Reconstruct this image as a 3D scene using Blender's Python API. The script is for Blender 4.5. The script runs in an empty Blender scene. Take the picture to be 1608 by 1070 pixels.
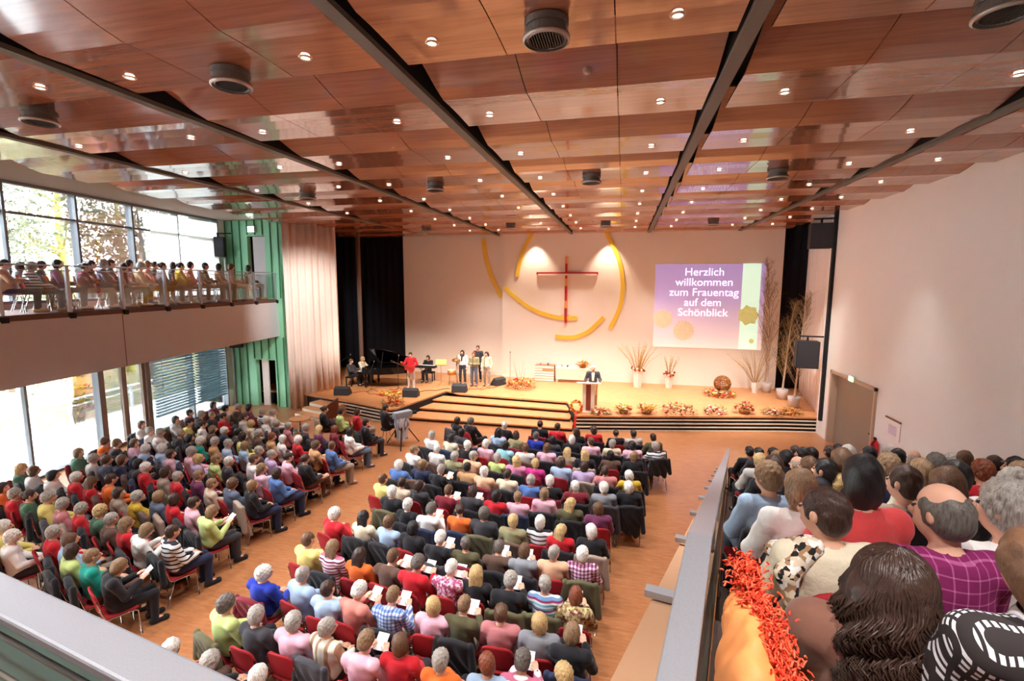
import bpy, math, random
import numpy as np
from mathutils import Vector, Matrix, Euler
random.seed(7); np.random.seed(7)
C = bpy.context.scene.collection
S = bpy.context.scene
PI = math.pi; rad = math.radians

# ---------------------------------------------------------------- camera, world, exposure
cd = bpy.data.cameras.new('camera'); cam = bpy.data.objects.new('camera', cd); C.objects.link(cam)
cd.sensor_width = 36.0; cd.lens = 758.77 / 1608 * 36.0; cd.clip_start = 0.05; cd.clip_end = 300
cam.location = (0, 0, 5.5)
cam.rotation_euler = (Matrix.Rotation(rad(12.935), 3, 'Z') @ Matrix.Rotation(rad(90 - 6.849), 3, 'X') @ Matrix.Rotation(rad(0.172), 3, 'Z')).to_euler()
S.camera = cam
S.view_settings.view_transform = 'Standard'; S.view_settings.look = 'None'
S.view_settings.gamma = 1.0; S.view_settings.use_curve_mapping = False
S.view_settings.exposure = 1.45
S.cycles.use_denoising = True
S.cycles.max_bounces = 7; S.cycles.diffuse_bounces = 5; S.cycles.glossy_bounces = 3
S.cycles.transmission_bounces = 6; S.cycles.transparent_max_bounces = 12
S.cycles.sample_clamp_indirect = 6.0; S.cycles.caustics_reflective = False; S.cycles.caustics_refractive = False
W = bpy.data.worlds.new('world'); S.world = W; W.use_nodes = True
wb = W.node_tree.nodes['Background']; wb.inputs[0].default_value = (0.84, 0.93, 1.0, 1); wb.inputs[1].default_value = 25.0

DOWN_W = 200.0      # watts of one ceiling downlight
STAGE_W = 740.0    # watts of one stage spotlight
# ---------------------------------------------------------------- materials
MATS = {}
def lin(c):
    return tuple(((v / 255 / 12.92) if v / 255 <= 0.04045 else ((v / 255 + 0.055) / 1.055) ** 2.4) for v in c)
def nodes(m): return m.node_tree.nodes, m.node_tree.links
def mat(name, rgb, rough=0.6, metal=0.0, noise=0.10, nscale=30.0, emit=0.0, spec=0.4, bump=0.0, sheen=0.0, trans=0.0):
    """Principled material whose colour varies a little with a noise texture."""
    if name in MATS: return MATS[name]
    m = bpy.data.materials.new(name); m.use_nodes = True; n, l = nodes(m)
    b = n['Principled BSDF']; c = lin(rgb)
    b.inputs['Roughness'].default_value = rough; b.inputs['Metallic'].default_value = metal
    b.inputs['Specular IOR Level'].default_value = spec
    if sheen: b.inputs['Sheen Weight'].default_value = sheen
    if trans: b.inputs['Transmission Weight'].default_value = trans
    if noise > 0:
        tc = n.new('ShaderNodeTexCoord'); nz = n.new('ShaderNodeTexNoise'); nz.inputs['Scale'].default_value = nscale; nz.inputs['Detail'].default_value = 4
        l.new(tc.outputs['Object'], nz.inputs['Vector'])
        mx = n.new('ShaderNodeMix'); mx.data_type = 'RGBA'
        mx.inputs[6].default_value = tuple(v * (1 - noise) for v in c) + (1,)
        mx.inputs[7].default_value = tuple(min(1, v * (1 + noise)) for v in c) + (1,)
        l.new(nz.outputs['Fac'], mx.inputs[0]); l.new(mx.outputs[2], b.inputs['Base Color'])
        if bump:
            bp = n.new('ShaderNodeBump'); bp.inputs['Strength'].default_value = bump; bp.inputs['Distance'].default_value = 0.01
            l.new(nz.outputs['Fac'], bp.inputs['Height']); l.new(bp.outputs['Normal'], b.inputs['Normal'])
    else: b.inputs['Base Color'].default_value = c + (1,)
    if emit:
        b.inputs['Emission Color'].default_value = c + (1,); b.inputs['Emission Strength'].default_value = emit
    MATS[name] = m; return m
def pattern(name, build, rough=0.85):
    """Material whose colour comes from build(nodes, links, object-coordinate socket) -> colour socket."""
    if name in MATS: return MATS[name]
    m = bpy.data.materials.new(name); m.use_nodes = True; n, l = nodes(m)
    b = n['Principled BSDF']; b.inputs['Roughness'].default_value = rough; b.inputs['Specular IOR Level'].default_value = 0.3
    tc = n.new('ShaderNodeTexCoord')
    l.new(build(n, l, tc.outputs['Object']), b.inputs['Base Color'])
    MATS[name] = m; return m
def ramp(n, l, fac, stops, interp='CONSTANT'):
    r = n.new('ShaderNodeValToRGB'); r.color_ramp.interpolation = interp
    e = r.color_ramp.elements
    while len(e) < len(stops): e.new(0.5)
    for i, (p, c) in enumerate(stops): e[i].position = p; e[i].color = lin(c) + (1,)
    l.new(fac, r.inputs[0]); return r.outputs[0]
def mth(n, l, op, a, b=None):
    k = n.new('ShaderNodeMath'); k.operation = op
    for i, v in enumerate((a, b)):
        if v is None: continue
        if isinstance(v, (int, float)): k.inputs[i].default_value = v
        else: l.new(v, k.inputs[i])
    return k.outputs[0]
def xyz(n, l, v):
    s = n.new('ShaderNodeSeparateXYZ'); l.new(v, s.inputs[0]); return s.outputs
def stripes(axis, period, cols):
    def f(n, l, v):
        t = mth(n, l, 'FRACT', mth(n, l, 'MULTIPLY', xyz(n, l, v)[axis], 1 / period))
        return ramp(n, l, t, [(i / len(cols), c) for i, c in enumerate(cols)])
    return f
def plaid(period, base, band, cross, thr=0.55):
    def f(n, l, v):
        s = xyz(n, l, v)
        a = mth(n, l, 'GREATER_THAN', mth(n, l, 'FRACT', mth(n, l, 'MULTIPLY', s[0], 1 / period)), thr)
        b = mth(n, l, 'GREATER_THAN', mth(n, l, 'FRACT', mth(n, l, 'MULTIPLY', s[2], 1 / period)), thr)
        return ramp(n, l, mth(n, l, 'MULTIPLY', mth(n, l, 'ADD', a, b), 0.4), [(0, base), (0.3, band), (0.7, cross)])
    return f
def blotch(scale, cols):
    def f(n, l, v):
        vo = n.new('ShaderNodeTexVoronoi'); vo.inputs['Scale'].default_value = scale; l.new(v, vo.inputs['Vector'])
        s = n.new('ShaderNodeSeparateColor'); l.new(vo.outputs['Color'], s.inputs[0])
        return ramp(n, l, s.outputs[0], [(i / len(cols), c) for i, c in enumerate(cols)])
    return f

def wood(name, c1, c2, rough, scale=(1, 14, 14), nscale=1.6, spec=0.5, coat=0.0, bricks=None):
    """Veneer or parquet: stretched noise grain, optionally laid in staves (brick texture)."""
    m = bpy.data.materials.new(name); m.use_nodes = True; n, l = nodes(m)
    b = n['Principled BSDF']; b.inputs['Roughness'].default_value = rough; b.inputs['Specular IOR Level'].default_value = spec
    b.inputs['Coat Weight'].default_value = coat; b.inputs['Coat Roughness'].default_value = 0.06
    tc = n.new('ShaderNodeTexCoord'); mp = n.new('ShaderNodeMapping'); mp.inputs['Scale'].default_value = scale
    l.new(tc.outputs['Object'], mp.inputs[0])
    nz = n.new('ShaderNodeTexNoise'); nz.inputs['Scale'].default_value = nscale; nz.inputs['Detail'].default_value = 6; nz.inputs['Roughness'].default_value = 0.65
    l.new(mp.outputs[0], nz.inputs['Vector'])
    col = ramp(n, l, nz.outputs['Fac'], [(0.3, c1), (0.7, c2)], 'LINEAR')
    if bricks:
        br = n.new('ShaderNodeTexBrick'); br.inputs['Scale'].default_value = bricks[0]
        br.inputs['Brick Width'].default_value = bricks[1]; br.inputs['Row Height'].default_value = bricks[2]
        br.inputs['Mortar Size'].default_value = 0.004
        br.inputs['Color1'].default_value = (1, 1, 1, 1); br.inputs['Color2'].default_value = (0.72, 0.72, 0.72, 1); br.inputs['Mortar'].default_value = (0.5, 0.5, 0.5, 1)
        mp2 = n.new('ShaderNodeMapping'); mp2.inputs['Rotation'].default_value = (0, 0, bricks[3]); l.new(tc.outputs['Object'], mp2.inputs[0]); l.new(mp2.outputs[0], br.inputs['Vector'])
        mx = n.new('ShaderNodeMix'); mx.data_type = 'RGBA'; mx.blend_type = 'MULTIPLY'; mx.inputs[0].default_value = 0.55
        l.new(col, mx.inputs[6]); l.new(br.outputs['Color'], mx.inputs[7]); col = mx.outputs[2]
    l.new(col, b.inputs['Base Color']); MATS[name] = m; return m

def glass_mat(name, tint=(255, 255, 255), gloss=0.9):
    m = bpy.data.materials.new(name); m.use_nodes = True; n, l = nodes(m)
    n.remove(n['Principled BSDF']); out = n['Material Output']
    t = n.new('ShaderNodeBsdfTransparent'); t.inputs[0].default_value = lin(tint) + (1,)
    g = n.new('ShaderNodeBsdfGlossy'); g.inputs['Roughness'].default_value = 0.02
    fr = n.new('ShaderNodeFresnel'); fr.inputs[0].default_value = 1.45
    ms = n.new('ShaderNodeMixShader'); k = mth(n, l, 'MULTIPLY', fr.outputs[0], gloss)
    l.new(k, ms.inputs[0]); l.new(t.outputs[0], ms.inputs[1]); l.new(g.outputs[0], ms.inputs[2]); l.new(ms.outputs[0], out.inputs[0])
    MATS[name] = m; return m

M_floor = wood('floor parquet', (172, 108, 68), (200, 136, 90), 0.28, (1.2, 6, 6), 3.0, 0.5, coat=0.15, bricks=(4.0, 0.9, 0.14, 0.05))
M_stage = wood('stage boards', (206, 138, 88), (226, 160, 108), 0.4, (1.2, 6, 6), 3.0, 0.4, bricks=(4.0, 0.9, 0.16, 0.05))
M_veneer = wood('ceiling veneer', (138, 82, 60), (166, 104, 76), 0.17, (0.7, 16, 16), 1.3, 0.5, coat=0.7)
M_woodlight = wood('light wood', (214, 150, 100), (230, 172, 122), 0.45)
M_wooddark = wood('dark wood', (96, 50, 28), (128, 70, 40), 0.4)
M_white = mat('white plaster', (244, 243, 242), 0.8, noise=0.02, nscale=3)
M_cream = mat('stage wall board', (240, 228, 216), 0.65, noise=0.02, nscale=2)
M_soffit = mat('grey-rose plaster', (200, 196, 198), 0.85, noise=0.03, nscale=3)
M_beam = mat('grey painted steel', (104, 94, 84), 0.55, noise=0.06)
M_black = mat('matt black', (22, 20, 24), 0.8, noise=0.1)
M_blackgloss = mat('black lacquer', (12, 11, 12), 0.12, noise=0.0, spec=0.6)
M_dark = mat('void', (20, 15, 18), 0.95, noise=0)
M_velvet = mat('black stage cloth', (20, 18, 28), 0.95, noise=0.2, nscale=6)
M_curt = mat('beige curtain cloth', (238, 220, 208), 0.85, noise=0.04, nscale=8)
M_curtw = mat('white curtain cloth', (240, 230, 226), 0.85, noise=0.03, nscale=8)
M_green = mat('green painted board', (146, 212, 172), 0.5, noise=0.04, nscale=4)
M_greend = mat('dark green joint', (40, 120, 78), 0.6, noise=0.05)
M_alu = mat('brushed aluminium', (172, 174, 182), 0.42, 0.55, noise=0.12, nscale=260)
M_chrome = mat('chrome', (210, 210, 212), 0.15, 1.0, noise=0)
M_red = mat('red upholstery', (160, 26, 34), 0.8, noise=0.12, nscale=60)
M_slat = mat('pale nosing', (240, 226, 210), 0.5, noise=0.05)
M_gold = mat('gilded strip', (240, 198, 70), 0.45, noise=0.10, nscale=12)
M_glass = glass_mat('window glass'); M_glassr = glass_mat('railing glass', (250, 252, 252), 0.3)
M_lamp = mat('lit lamp', (255, 238, 214), 0.5, noise=0, emit=4.0)
M_paper = mat('white paper', (244, 240, 240), 0.7, noise=0.03)
M_frame = mat('grey window profile', (120, 124, 130), 0.5, 0.3, noise=0.05)

# ---------------------------------------------------------------- mesh helpers
class MB:
    """Collects verts and faces of one mesh."""
    def __init__(s): s.v = []; s.f = []; s.m = []
    def add(s, vs, fs, mi=0):
        o = len(s.v); s.v += [tuple(v) for v in vs]; s.f += [tuple(i + o for i in f) for f in fs]; s.m += [mi] * len(fs); return s
    def box(s, lo, hi, mi=0, mtx=None):
        x0, y0, z0 = lo; x1, y1, z1 = hi
        vs = [(x0, y0, z0), (x1, y0, z0), (x1, y1, z0), (x0, y1, z0), (x0, y0, z1), (x1, y0, z1), (x1, y1, z1), (x0, y1, z1)]
        if mtx is not None: vs = [tuple(mtx @ Vector(v)) for v in vs]
        return s.add(vs, [(0, 3, 2, 1), (4, 5, 6, 7), (0, 1, 5, 4), (1, 2, 6, 5), (2, 3, 7, 6), (3, 0, 4, 7)], mi)
    def prism(s, poly, z0, z1, mi=0):
        """poly (x, y) counter-clockwise, z0/z1 numbers or lists."""
        n = len(poly); a = z0 if isinstance(z0, (list, tuple)) else [z0] * n; b = z1 if isinstance(z1, (list, tuple)) else [z1] * n
        vs = [(p[0], p[1], a[i]) for i, p in enumerate(poly)] + [(p[0], p[1], b[i]) for i, p in enumerate(poly)]
        fs = [tuple(range(n - 1, -1, -1)), tuple(range(n, 2 * n))] + [(i, (i + 1) % n, n + (i + 1) % n, n + i) for i in range(n)]
        return s.add(vs, fs, mi)
    def tube(s, pts, r, seg=8, mi=0, closed=False):
        pts = [Vector(p) for p in pts]; n = len(pts); rs = r if isinstance(r, (list, tuple)) else [r] * n
        vs = []; up = None
        for i, p in enumerate(pts):
            if closed: d = pts[(i + 1) % n] - pts[i - 1]
            else: d = pts[min(i + 1, n - 1)] - pts[max(i - 1, 0)]
            d.normalize()
            if up is None: up = Vector((0, 0, 1)) if abs(d.z) < 0.9 else Vector((1, 0, 0))
            a = d.cross(up).normalized(); b = a.cross(d).normalized(); up = b
            for k in range(seg):
                t = 2 * PI * k / seg; vs.append(p + (a * math.cos(t) + b * math.sin(t)) * rs[i])
        fs = []
        for i in range(n if closed else n - 1):
            j = (i + 1) % n
            for k in range(seg):
                k2 = (k + 1) % seg; fs.append((i * seg + k, i * seg + k2, j * seg + k2, j * seg + k))
        if not closed: fs += [tuple(range(seg)), tuple((n - 1) * seg + k for k in range(seg - 1, -1, -1))]
        return s.add(vs, fs, mi)
    def lathe(s, prof, seg=20, c=(0, 0, 0), mi=0, mtx=None, caps=True):
        """prof = [(r, z)] bottom to top around z."""
        vs = []
        for r, z in prof:
            for k in range(seg):
                t = 2 * PI * k / seg; v = Vector((c[0] + r * math.cos(t), c[1] + r * math.sin(t), c[2] + z)); vs.append(mtx @ v if mtx is not None else v)
        fs = [(i * seg + k, i * seg + (k + 1) % seg, (i + 1) * seg + (k + 1) % seg, (i + 1) * seg + k) for i in range(len(prof) - 1) for k in range(seg)]
        if caps: fs += [tuple(range(seg - 1, -1, -1)), tuple((len(prof) - 1) * seg + k for k in range(seg))]
        return s.add(vs, fs, mi)
    def blob(s, c, r, seg=10, mi=0, jit=0.0, mtx=None):
        rx, ry, rz = r if isinstance(r, (list, tuple)) else (r, r, r); vs = []; m = max(4, seg // 2 + 1)
        for i in range(m + 1):
            ph = PI * i / m
            for k in range(seg):
                t = 2 * PI * k / seg; q = 1 + random.uniform(-jit, jit)
                v = Vector((rx * math.sin(ph) * math.cos(t) * q, ry * math.sin(ph) * math.sin(t) * q, -rz * math.cos(ph) * q))
                if mtx is not None: v = mtx @ v
                vs.append(v + Vector(c))
        fs = [(i * seg + k, i * seg + (k + 1) % seg, (i + 1) * seg + (k + 1) % seg, (i + 1) * seg + k) for i in range(m) for k in range(seg)]
        return s.add(vs, fs, mi)
    def mesh(s, name, mats, smooth=False):
        me = bpy.data.meshes.new(name); me.from_pydata(s.v, [], s.f); me.update()
        for m in (mats if isinstance(mats, (list, tuple)) else [mats]): me.materials.append(m)
        if any(s.m): me.polygons.foreach_set('material_index', s.m)
        if smooth: me.polygons.foreach_set('use_smooth', [True] * len(me.polygons))
        return me
    def obj(s, name, mats, parent=None, smooth=False):
        return link(name, s.mesh(name, mats, smooth), parent)
def link(name, me, parent=None, loc=(0, 0, 0), rz=0.0, sc=None):
    o = bpy.data.objects.new(name, me); C.objects.link(o); o.location = loc; o.rotation_euler = (0, 0, rz)
    if sc: o.scale = sc
    if parent: o.parent = parent
    return o
def bevel(o, w=0.01, seg=2):
    b = o.modifiers.new('edge', 'BEVEL'); b.width = w; b.segments = seg; b.limit_method = 'ANGLE'; return o
def tag(o, label, cat, group=None, kind=None):
    o['label'] = label; o['category'] = cat
    if group: o['group'] = group
    if kind: o['kind'] = kind
    return o
def thing(name, label, cat, loc=(0, 0, 0), rz=0.0, group=None):
    return tag(link(name, None, None, loc, rz), label, cat, group)
def struct(o, label=None):
    o['kind'] = 'structure'
    if label: o['label'] = label
    return o
def dup(o, parent=None):
    c = o.copy(); C.objects.link(c)
    if parent: c.parent = parent
    for k in o.children: dup(k, c)
    return c
ORD = ['zeroth', 'first', 'second', 'third', 'fourth', 'fifth', 'sixth', 'seventh', 'eighth', 'ninth', 'tenth', 'eleventh', 'twelfth', 'thirteenth', 'fourteenth', 'fifteenth', 'sixteenth', 'seventeenth', 'eighteenth']
NUM = ['zero', 'one', 'two', 'three', 'four', 'five', 'six', 'seven', 'eight', 'nine', 'ten', 'eleven', 'twelve', 'thirteen', 'fourteen']
# ---------------------------------------------------------------- the hall
A0 = rad(-8.34); DL = Vector((math.sin(A0), math.cos(A0), 0)); NL = Vector((math.cos(A0), -math.sin(A0), 0)); W0 = Vector((-17.1, 18.1, 0))
RZL = -A0                              # rotation that turns local +Y into DL
def LW(s, off, z): return W0 + DL * s + NL * off + Vector((0, 0, z))
def lbox(mb, s0, s1, o0, o1, z0, z1, mi=0):
    q = [LW(s0, o0, 0), LW(s0, o1, 0), LW(s1, o1, 0), LW(s1, o0, 0)]
    return mb.prism([(p.x, p.y) for p in q], z0, z1, mi)
FAS = 2.54                             # balcony front, metres in from the window wall
def xfas(y): return -14.53 + (18.1 - y) * 0.1466
ZC = 7.9
YB = -5.0                              # wall behind the camera
pa = LW(-23.35, -0.16, 0); pb = LW(0.2, -0.16, 0)
HALL = [(pa.x, pa.y), (8.7, YB - 0.1), (8.7, 25.1), (-19, 25.1), (-19, 18.25), (pb.x, 18.25)]
struct(MB().prism(HALL, -0.3, 0.0).obj('floor', M_floor))
# stage, steps and slatted fronts
ZS = 0.58
stage_poly = [(-14.1, 18.5), (-12.93, 18.12), (-11.28, 17.7), (-8.75, 16.84), (-8.55, 16.95), (-7.75, 20.4), (-7.0, 20.0), (-2.15, 19.65), (-1.58, 17.64), (-0.31, 17.9), (5.92, 19.3), (7.1, 19.48), (8.6, 19.6), (8.6, 25), (-16.5, 25), (-16.5, 18.5)]
st = struct(MB().prism(stage_poly, ZS - 0.06, ZS).obj('floor_stage', M_stage))
def inset(poly, d):
    cx = -4; cy = 22
    return [(x + (cx - x) / math.hypot(cx - x, cy - y) * d, y + (cy - y) / math.hypot(cx - x, cy - y) * d) for x, y in poly]
struct(MB().prism(inset(stage_poly, 0.09), 0.0, ZS - 0.06).obj('trim_1', M_black))
def slat_front(name, pts, n=4):
    mb = MB()
    for k in range(n):
        z1 = ZS - 0.075 - k * 0.1375; z0 = z1 - 0.042
        for (x0, y0), (x1, y1) in zip(pts, pts[1:]):
            d = Vector((x1 - x0, y1 - y0)).normalized(); nn = Vector((-d.y, d.x)) * 0.085
            mb.prism([(x0, y0), (x1, y1), (x1 + nn.x, y1 + nn.y), (x0 + nn.x, y0 + nn.y)], z0 - 0.06, z1 - 0.06)
    return struct(mb.obj(name, M_slat))
slat_front('trim_2', [(-1.58, 17.64), (-0.31, 17.9), (5.92, 19.3), (7.1, 19.48)])
slat_front('trim_3', [(-11.5, 17.76), (-8.75, 16.84), (-8.55, 16.95)])
slat_front('trim_4', [(-8.55, 16.95), (-7.75, 20.4)], 2)
steps = thing('stage_steps', 'broad wooden steps with dark risers in the middle of the stage front', 'steps', (-4.5, 18.5, 0))
for k, (yl, yr) in enumerate([(19.26, 18.93), (18.35, 18.2), (17.4, 17.42)]):
    z = ZS * (3 - k) / 4; xr = -2.02 + 0.15 * k; xl = -8.05 + 0.0 * k - 0.28 * k
    q = [(xl + 4.5, yl - 18.5), (xr + 4.5, yr - 18.5), (xr + 4.5 - 0.05, 19.75 - 18.5), (xl + 4.5 + 0.25, 20.05 - 18.5)]
    MB().prism(q, z - 0.05, z).obj('tread', M_stage, steps)
    MB().prism([(q[0][0], q[0][1] + 0.07), (q[1][0], q[1][1] + 0.07), q[2], q[3]], z - ZS / 4 + 0.001, z - 0.05).obj('riser', mat('riser stain', (64, 24, 22), 0.6), steps)
sd = thing('side_stairs', 'short flight of pale wooden stairs beside the beige curtain', 'stairs', (-12.15, 17.1, 0), rad(-17))
for k in range(3):
    o = MB(); o.box((-0.8, -0.45 + 0.36 * k, 0.145 * k + 0.002), (0.72, 0.9, 0.145 * (k + 1))); o.obj('step', M_woodlight, sd)
    MB().box((-0.8, -0.462 + 0.36 * k, 0.145 * k + 0.01), (0.72, -0.45 + 0.36 * k, 0.145 * (k + 1) - 0.035)).obj('riser', M_slat, sd)
bevel(MB().prism([(0.72, -0.3), (0.78, -0.3), (0.78, 0.45), (0.72, 0.45)], 0.0, [0.5, 0.5, 0.78, 0.78]).obj('side_panel', M_wooddark, sd), 0.01)
# stage back wall of two boards, black returns, curtains
struct(MB().box((-11.7, 24.55, ZS), (-6.05, 24.75, 8.3)).obj('wall_stage', M_cream))
struct(MB().box((-6.1, 24.3, ZS), (7.0, 24.75, 8.3)).obj('wall_back', M_cream))
struct(MB().box((-19, 25.0, 0), (8.8, 25.2, 8.4)).obj('wall_rear', M_dark))
struct(MB().box((-19.0, 18.2, 0), (-17.0, 25, 8.4)).obj('wall_wing', M_dark))
struct(MB().box((8.5, 19.4, 0), (8.7, 25, 8.4)).obj('wall_side', M_dark))
def curtain(name, label, p0, p1, z0, z1, m, n=9, amp=0.09, grp=None, zbot=None):
    p0 = Vector(p0); p1 = Vector(p1); d = (p1 - p0); L = d.length; d.normalize(); nn = Vector((-d.y, d.x)); N = n * 8; mb = MB(); vs = []
    for j in range(5):
        for i in range(N + 1):
            t = i / N; ph = t * n * 2 * PI + 0.5 * math.sin(t * 9)
            o = amp * (math.sin(ph) + 0.3 * math.sin(2.3 * ph + 1)) * (0.75 + 0.25 * (1 - j / 4))
            q = p0 + d * (L * t) + nn * o; zb = z0 if zbot is None else z0 + (zbot - z0) * min(1, max(0, (t - 0.35) / 0.1))
            vs.append((q.x, q.y, zb + (z1 - zb) * j / 4))
    fs = [(j * (N + 1) + i, j * (N + 1) + i + 1, (j + 1) * (N + 1) + i + 1, (j + 1) * (N + 1) + i) for j in range(4) for i in range(N)]
    o = mb.add(vs, fs).obj(name, m, None, True); so = o.modifiers.new('cloth', 'SOLIDIFY'); so.thickness = 0.012
    return tag(o, label, 'curtain')
curtain('stage_curtain', 'tall beige pleated curtain between green wall and black stage cloth', (-13.85, 17.72), (-12.75, 19.85), 0.02, 8.2, M_curt, 8, zbot=ZS + 0.01)
curtain('side_curtain', 'white pleated curtain beside the black speaker pole', (7.28, 19.55), (8.05, 24.35), ZS + 0.01, 8.2, M_curtw, 10, 0.08)
curtain('backdrop_cloth', 'wide black stage cloth behind the grand piano', (-17.0, 24.85), (-11.75, 24.8), ZS + 0.01, 8.3, M_velvet, 12, 0.05)
curtain('narrow_backdrop_cloth', 'narrow black stage cloth behind the birch branches', (7.05, 24.72), (8.45, 24.72), ZS + 0.01, 8.3, M_velvet, 4, 0.05)
struct(MB().lathe([(0.12, 0), (0.12, 7.7)], 20, (-13.62, 23.2, ZS)).obj('trim_5', mat('stone column', (150, 128, 116), 0.7), None, True))
# side wall with its door opening, wall behind the camera
DY0, DY1, DZ = 15.4, 18.5, 2.55
sw = MB(); sw.box((7.1, DY1, 0), (7.4, 19.5, 8.4)); sw.box((7.1, YB, 0), (7.4, DY0, 8.4)); sw.box((7.1, DY0, DZ), (7.4, DY1, 8.4))
struct(sw.obj('wall_right', M_white))
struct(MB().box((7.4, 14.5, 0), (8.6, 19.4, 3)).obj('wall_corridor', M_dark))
struct(MB().box((-13.9, YB - 0.2, 0), (8.6, YB, 8.4)).obj('wall_front', M_white))
dr = struct(MB().box((7.26, DY0 + 0.09, 0.0), (7.32, DY1 - 0.09, DZ - 0.08)).obj('door_1', mat('grey door leaf', (150, 134, 120), 0.42, noise=0.05, nscale=2)))
fr = MB(); fr.box((7.04, DY0, 0), (7.3, DY0 + 0.1, DZ)); fr.box((7.04, DY1 - 0.1, 0), (7.3, DY1, DZ)); fr.box((7.04, DY0, DZ - 0.1), (7.3, DY1, DZ))
fr.obj('door_frame', mat('door casing', (196, 170, 150), 0.5), dr)
MB().tube([(7.26, 15.66, 1.1), (7.17, 15.66, 1.1), (7.17, 15.85, 1.1)], 0.02).obj('door_handle', M_wooddark, dr, True)
MB().lathe([(0.04, 0), (0.04, 0.03)], 14, mtx=Matrix.Translation((7.24, 15.9, 1.75)) @ Matrix.Rotation(PI / 2, 4, 'Y')).obj('lock', M_beam, dr)
# window-side wall
def glazing(name, s0, s1, z0, z1, mull, trans, post=0.035, dep=0.12):
    w = struct(link(name, None))
    for i, (a, b) in enumerate(zip(mull, mull[1:])):
        lbox(MB(), a, b, -0.012, 0.012, z0, z1).obj('window_pane', M_glass, w)
    for s in mull: lbox(MB(), s - post, s + post, -dep, dep, z0, z1).obj('mullion', M_frame, w)
    f = MB()
    for z in trans: lbox(f, s0, s1, -dep * 0.7, dep * 0.7, z - 0.03, z + 0.03)
    lbox(f, s0, s1, -dep, dep, z0 - 0.06, z0 + 0.02); lbox(f, s0, s1, -dep, dep, z1 - 0.02, z1 + 0.06)
    f.obj('window_frame', M_frame, w)
    return w
mull = [-0.5, -2.72, -4.72, -6.68, -8.65, -10.6, -12.55, -14.5, -16.5, -18.5, -20.5, -22.9]
glazing('window_1', -22.9, -0.5, 4.95, 8.06, mull, [7.3])
glazing('window_2', -22.9, -6.5, 0.05, 3.05, [-6.5] + mull[4:], [])
glazing('window_3', -4.6, -0.5, 0.05, 3.05, [-4.6, -2.55, -0.5], [])
lw = MB(); lbox(lw, -23.3, -0.1, -0.2, 0.1, 3.1, 4.9); lbox(lw, -23.3, 0.2, -0.2, 0.1, 8.1, 8.6); lbox(lw, -0.46, 0.2, -0.2, 0.1, 0, 8.6)
struct(lw.obj('wall_left', M_white))
# glazed double door between the lower windows
dd = struct(link('door_2', None))
f = MB(); lbox(f, -6.5, -6.36, -0.12, 0.12, 0, 3.1); lbox(f, -4.74, -4.6, -0.12, 0.12, 0, 3.1); lbox(f, -6.5, -4.6, -0.12, 0.12, 2.78, 3.1)
f.obj('door_frame', mat('grey-brown door profile', (128, 108, 96), 0.5), dd)
for a, b in ((-6.36, -5.55), (-5.55, -4.74)):
    l = MB(); lbox(l, a, a + 0.09, -0.05, 0.05, 0, 2.78); lbox(l, b - 0.09, b, -0.05, 0.05, 0, 2.78); lbox(l, a, b, -0.05, 0.05, 2.68, 2.78); lbox(l, a, b, -0.05, 0.05, 0, 0.12)
    lf = l.obj('door_leaf', MATS['grey-brown door profile'], dd); lbox(MB(), a + 0.09, b - 0.09, -0.01, 0.01, 0.12, 2.68).obj('door_pane', M_glass, lf)
# balcony
bal = MB(); lbox(bal, -23, -0.12, 0.12, FAS, 3.15, 4.62); b_ = struct(bal.obj('balcony_slab', M_soffit))
struct(lbox(MB(), -23, -0.12, 0.12, FAS - 0.02, 4.62, 4.75).obj('floor_balcony', mat('brown balcony floor', (104, 72, 62), 0.7)))
struct(lbox(MB(), -8.02, -8.0, FAS, FAS + 0.006, 3.15, 4.62).obj('trim_6', mat('joint', (120, 96, 88), 0.8)))
rl = thing('balcony_railing', 'glass railing with steel posts along the front of the window balcony', 'railing', tuple(LW(-10, FAS - 0.05, 4.75)), RZL)
s_ = -12.6
for k in range(9):
    y = -12.0 + k * 1.5 + 10 - 0.4
    p = MB().box((-0.03, y - 0.04, -0.1), (0.03, y + 0.04, 1.12)).obj('post', M_alu, rl)
    MB().box((-0.02, y - 0.07, -0.16), (0.09, y + 0.07, -0.03)).obj('bracket', M_black, p)
    if k < 8: MB().box((-0.008, y + 0.07, 0.06), (0.008, y + 1.43, 1.06)).obj('glass_panel', M_glassr, rl)
MB().tube([(0, -2.6, 1.12), (0, 9.85, 1.12)], 0.02).obj('handrail', M_alu, rl, True)
MB().tube([(0, -2.6, 1.0), (0, 9.85, 1.0)], 0.01).obj('cable', M_alu, rl, True)
# green wall at the end of the balcony
gw = MB(); G0, G1 = -17.2, -13.9
for (x0, x1, z0, z1) in ((G0, -15.81, 0, 4.75), (-14.83, G1, 0, 4.75), (-15.81, -14.83, 2.07, 4.75), (G0, -15.9, 4.75, 8.3), (-15.02, G1, 4.75, 8.3), (-15.9, -15.02, 7.45, 8.3)): gw.box((x0, 18.1, z0), (x1, 18.3, z1))
gwo = struct(gw.obj('wall_end', M_green))
for x in (-17.0, -16.62, -16.24, -15.86, -15.48, -15.1, -14.72, -14.34):
    for (z0, z1) in ((0.0, 3.1), (4.8, 8.3)):
        if -15.92 < x < -14.8: z0 = 2.12 if z0 < 1 else 7.5
        MB().box((x - 0.018, 18.06, z0), (x + 0.018, 18.12, z1)).obj('batten', M_greend, gwo)
struct(MB().box((-13.98, 17.98, 0), (-13.86, 18.3, 8.2)).obj('trim_7', mat('olive edge board', (92, 78, 44), 0.6)))
struct(MB().box((-15.7, 18.2, 4.8), (-15.04, 18.27, 7.43)).obj('door_3', mat('lilac-grey door', (214, 206, 212), 0.5)))
struct(MB().box((-15.6, 18.2, 0), (-15.28, 18.26, 2.05)).obj('door_4', mat('pale door leaf', (220, 208, 200), 0.5)))
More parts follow.
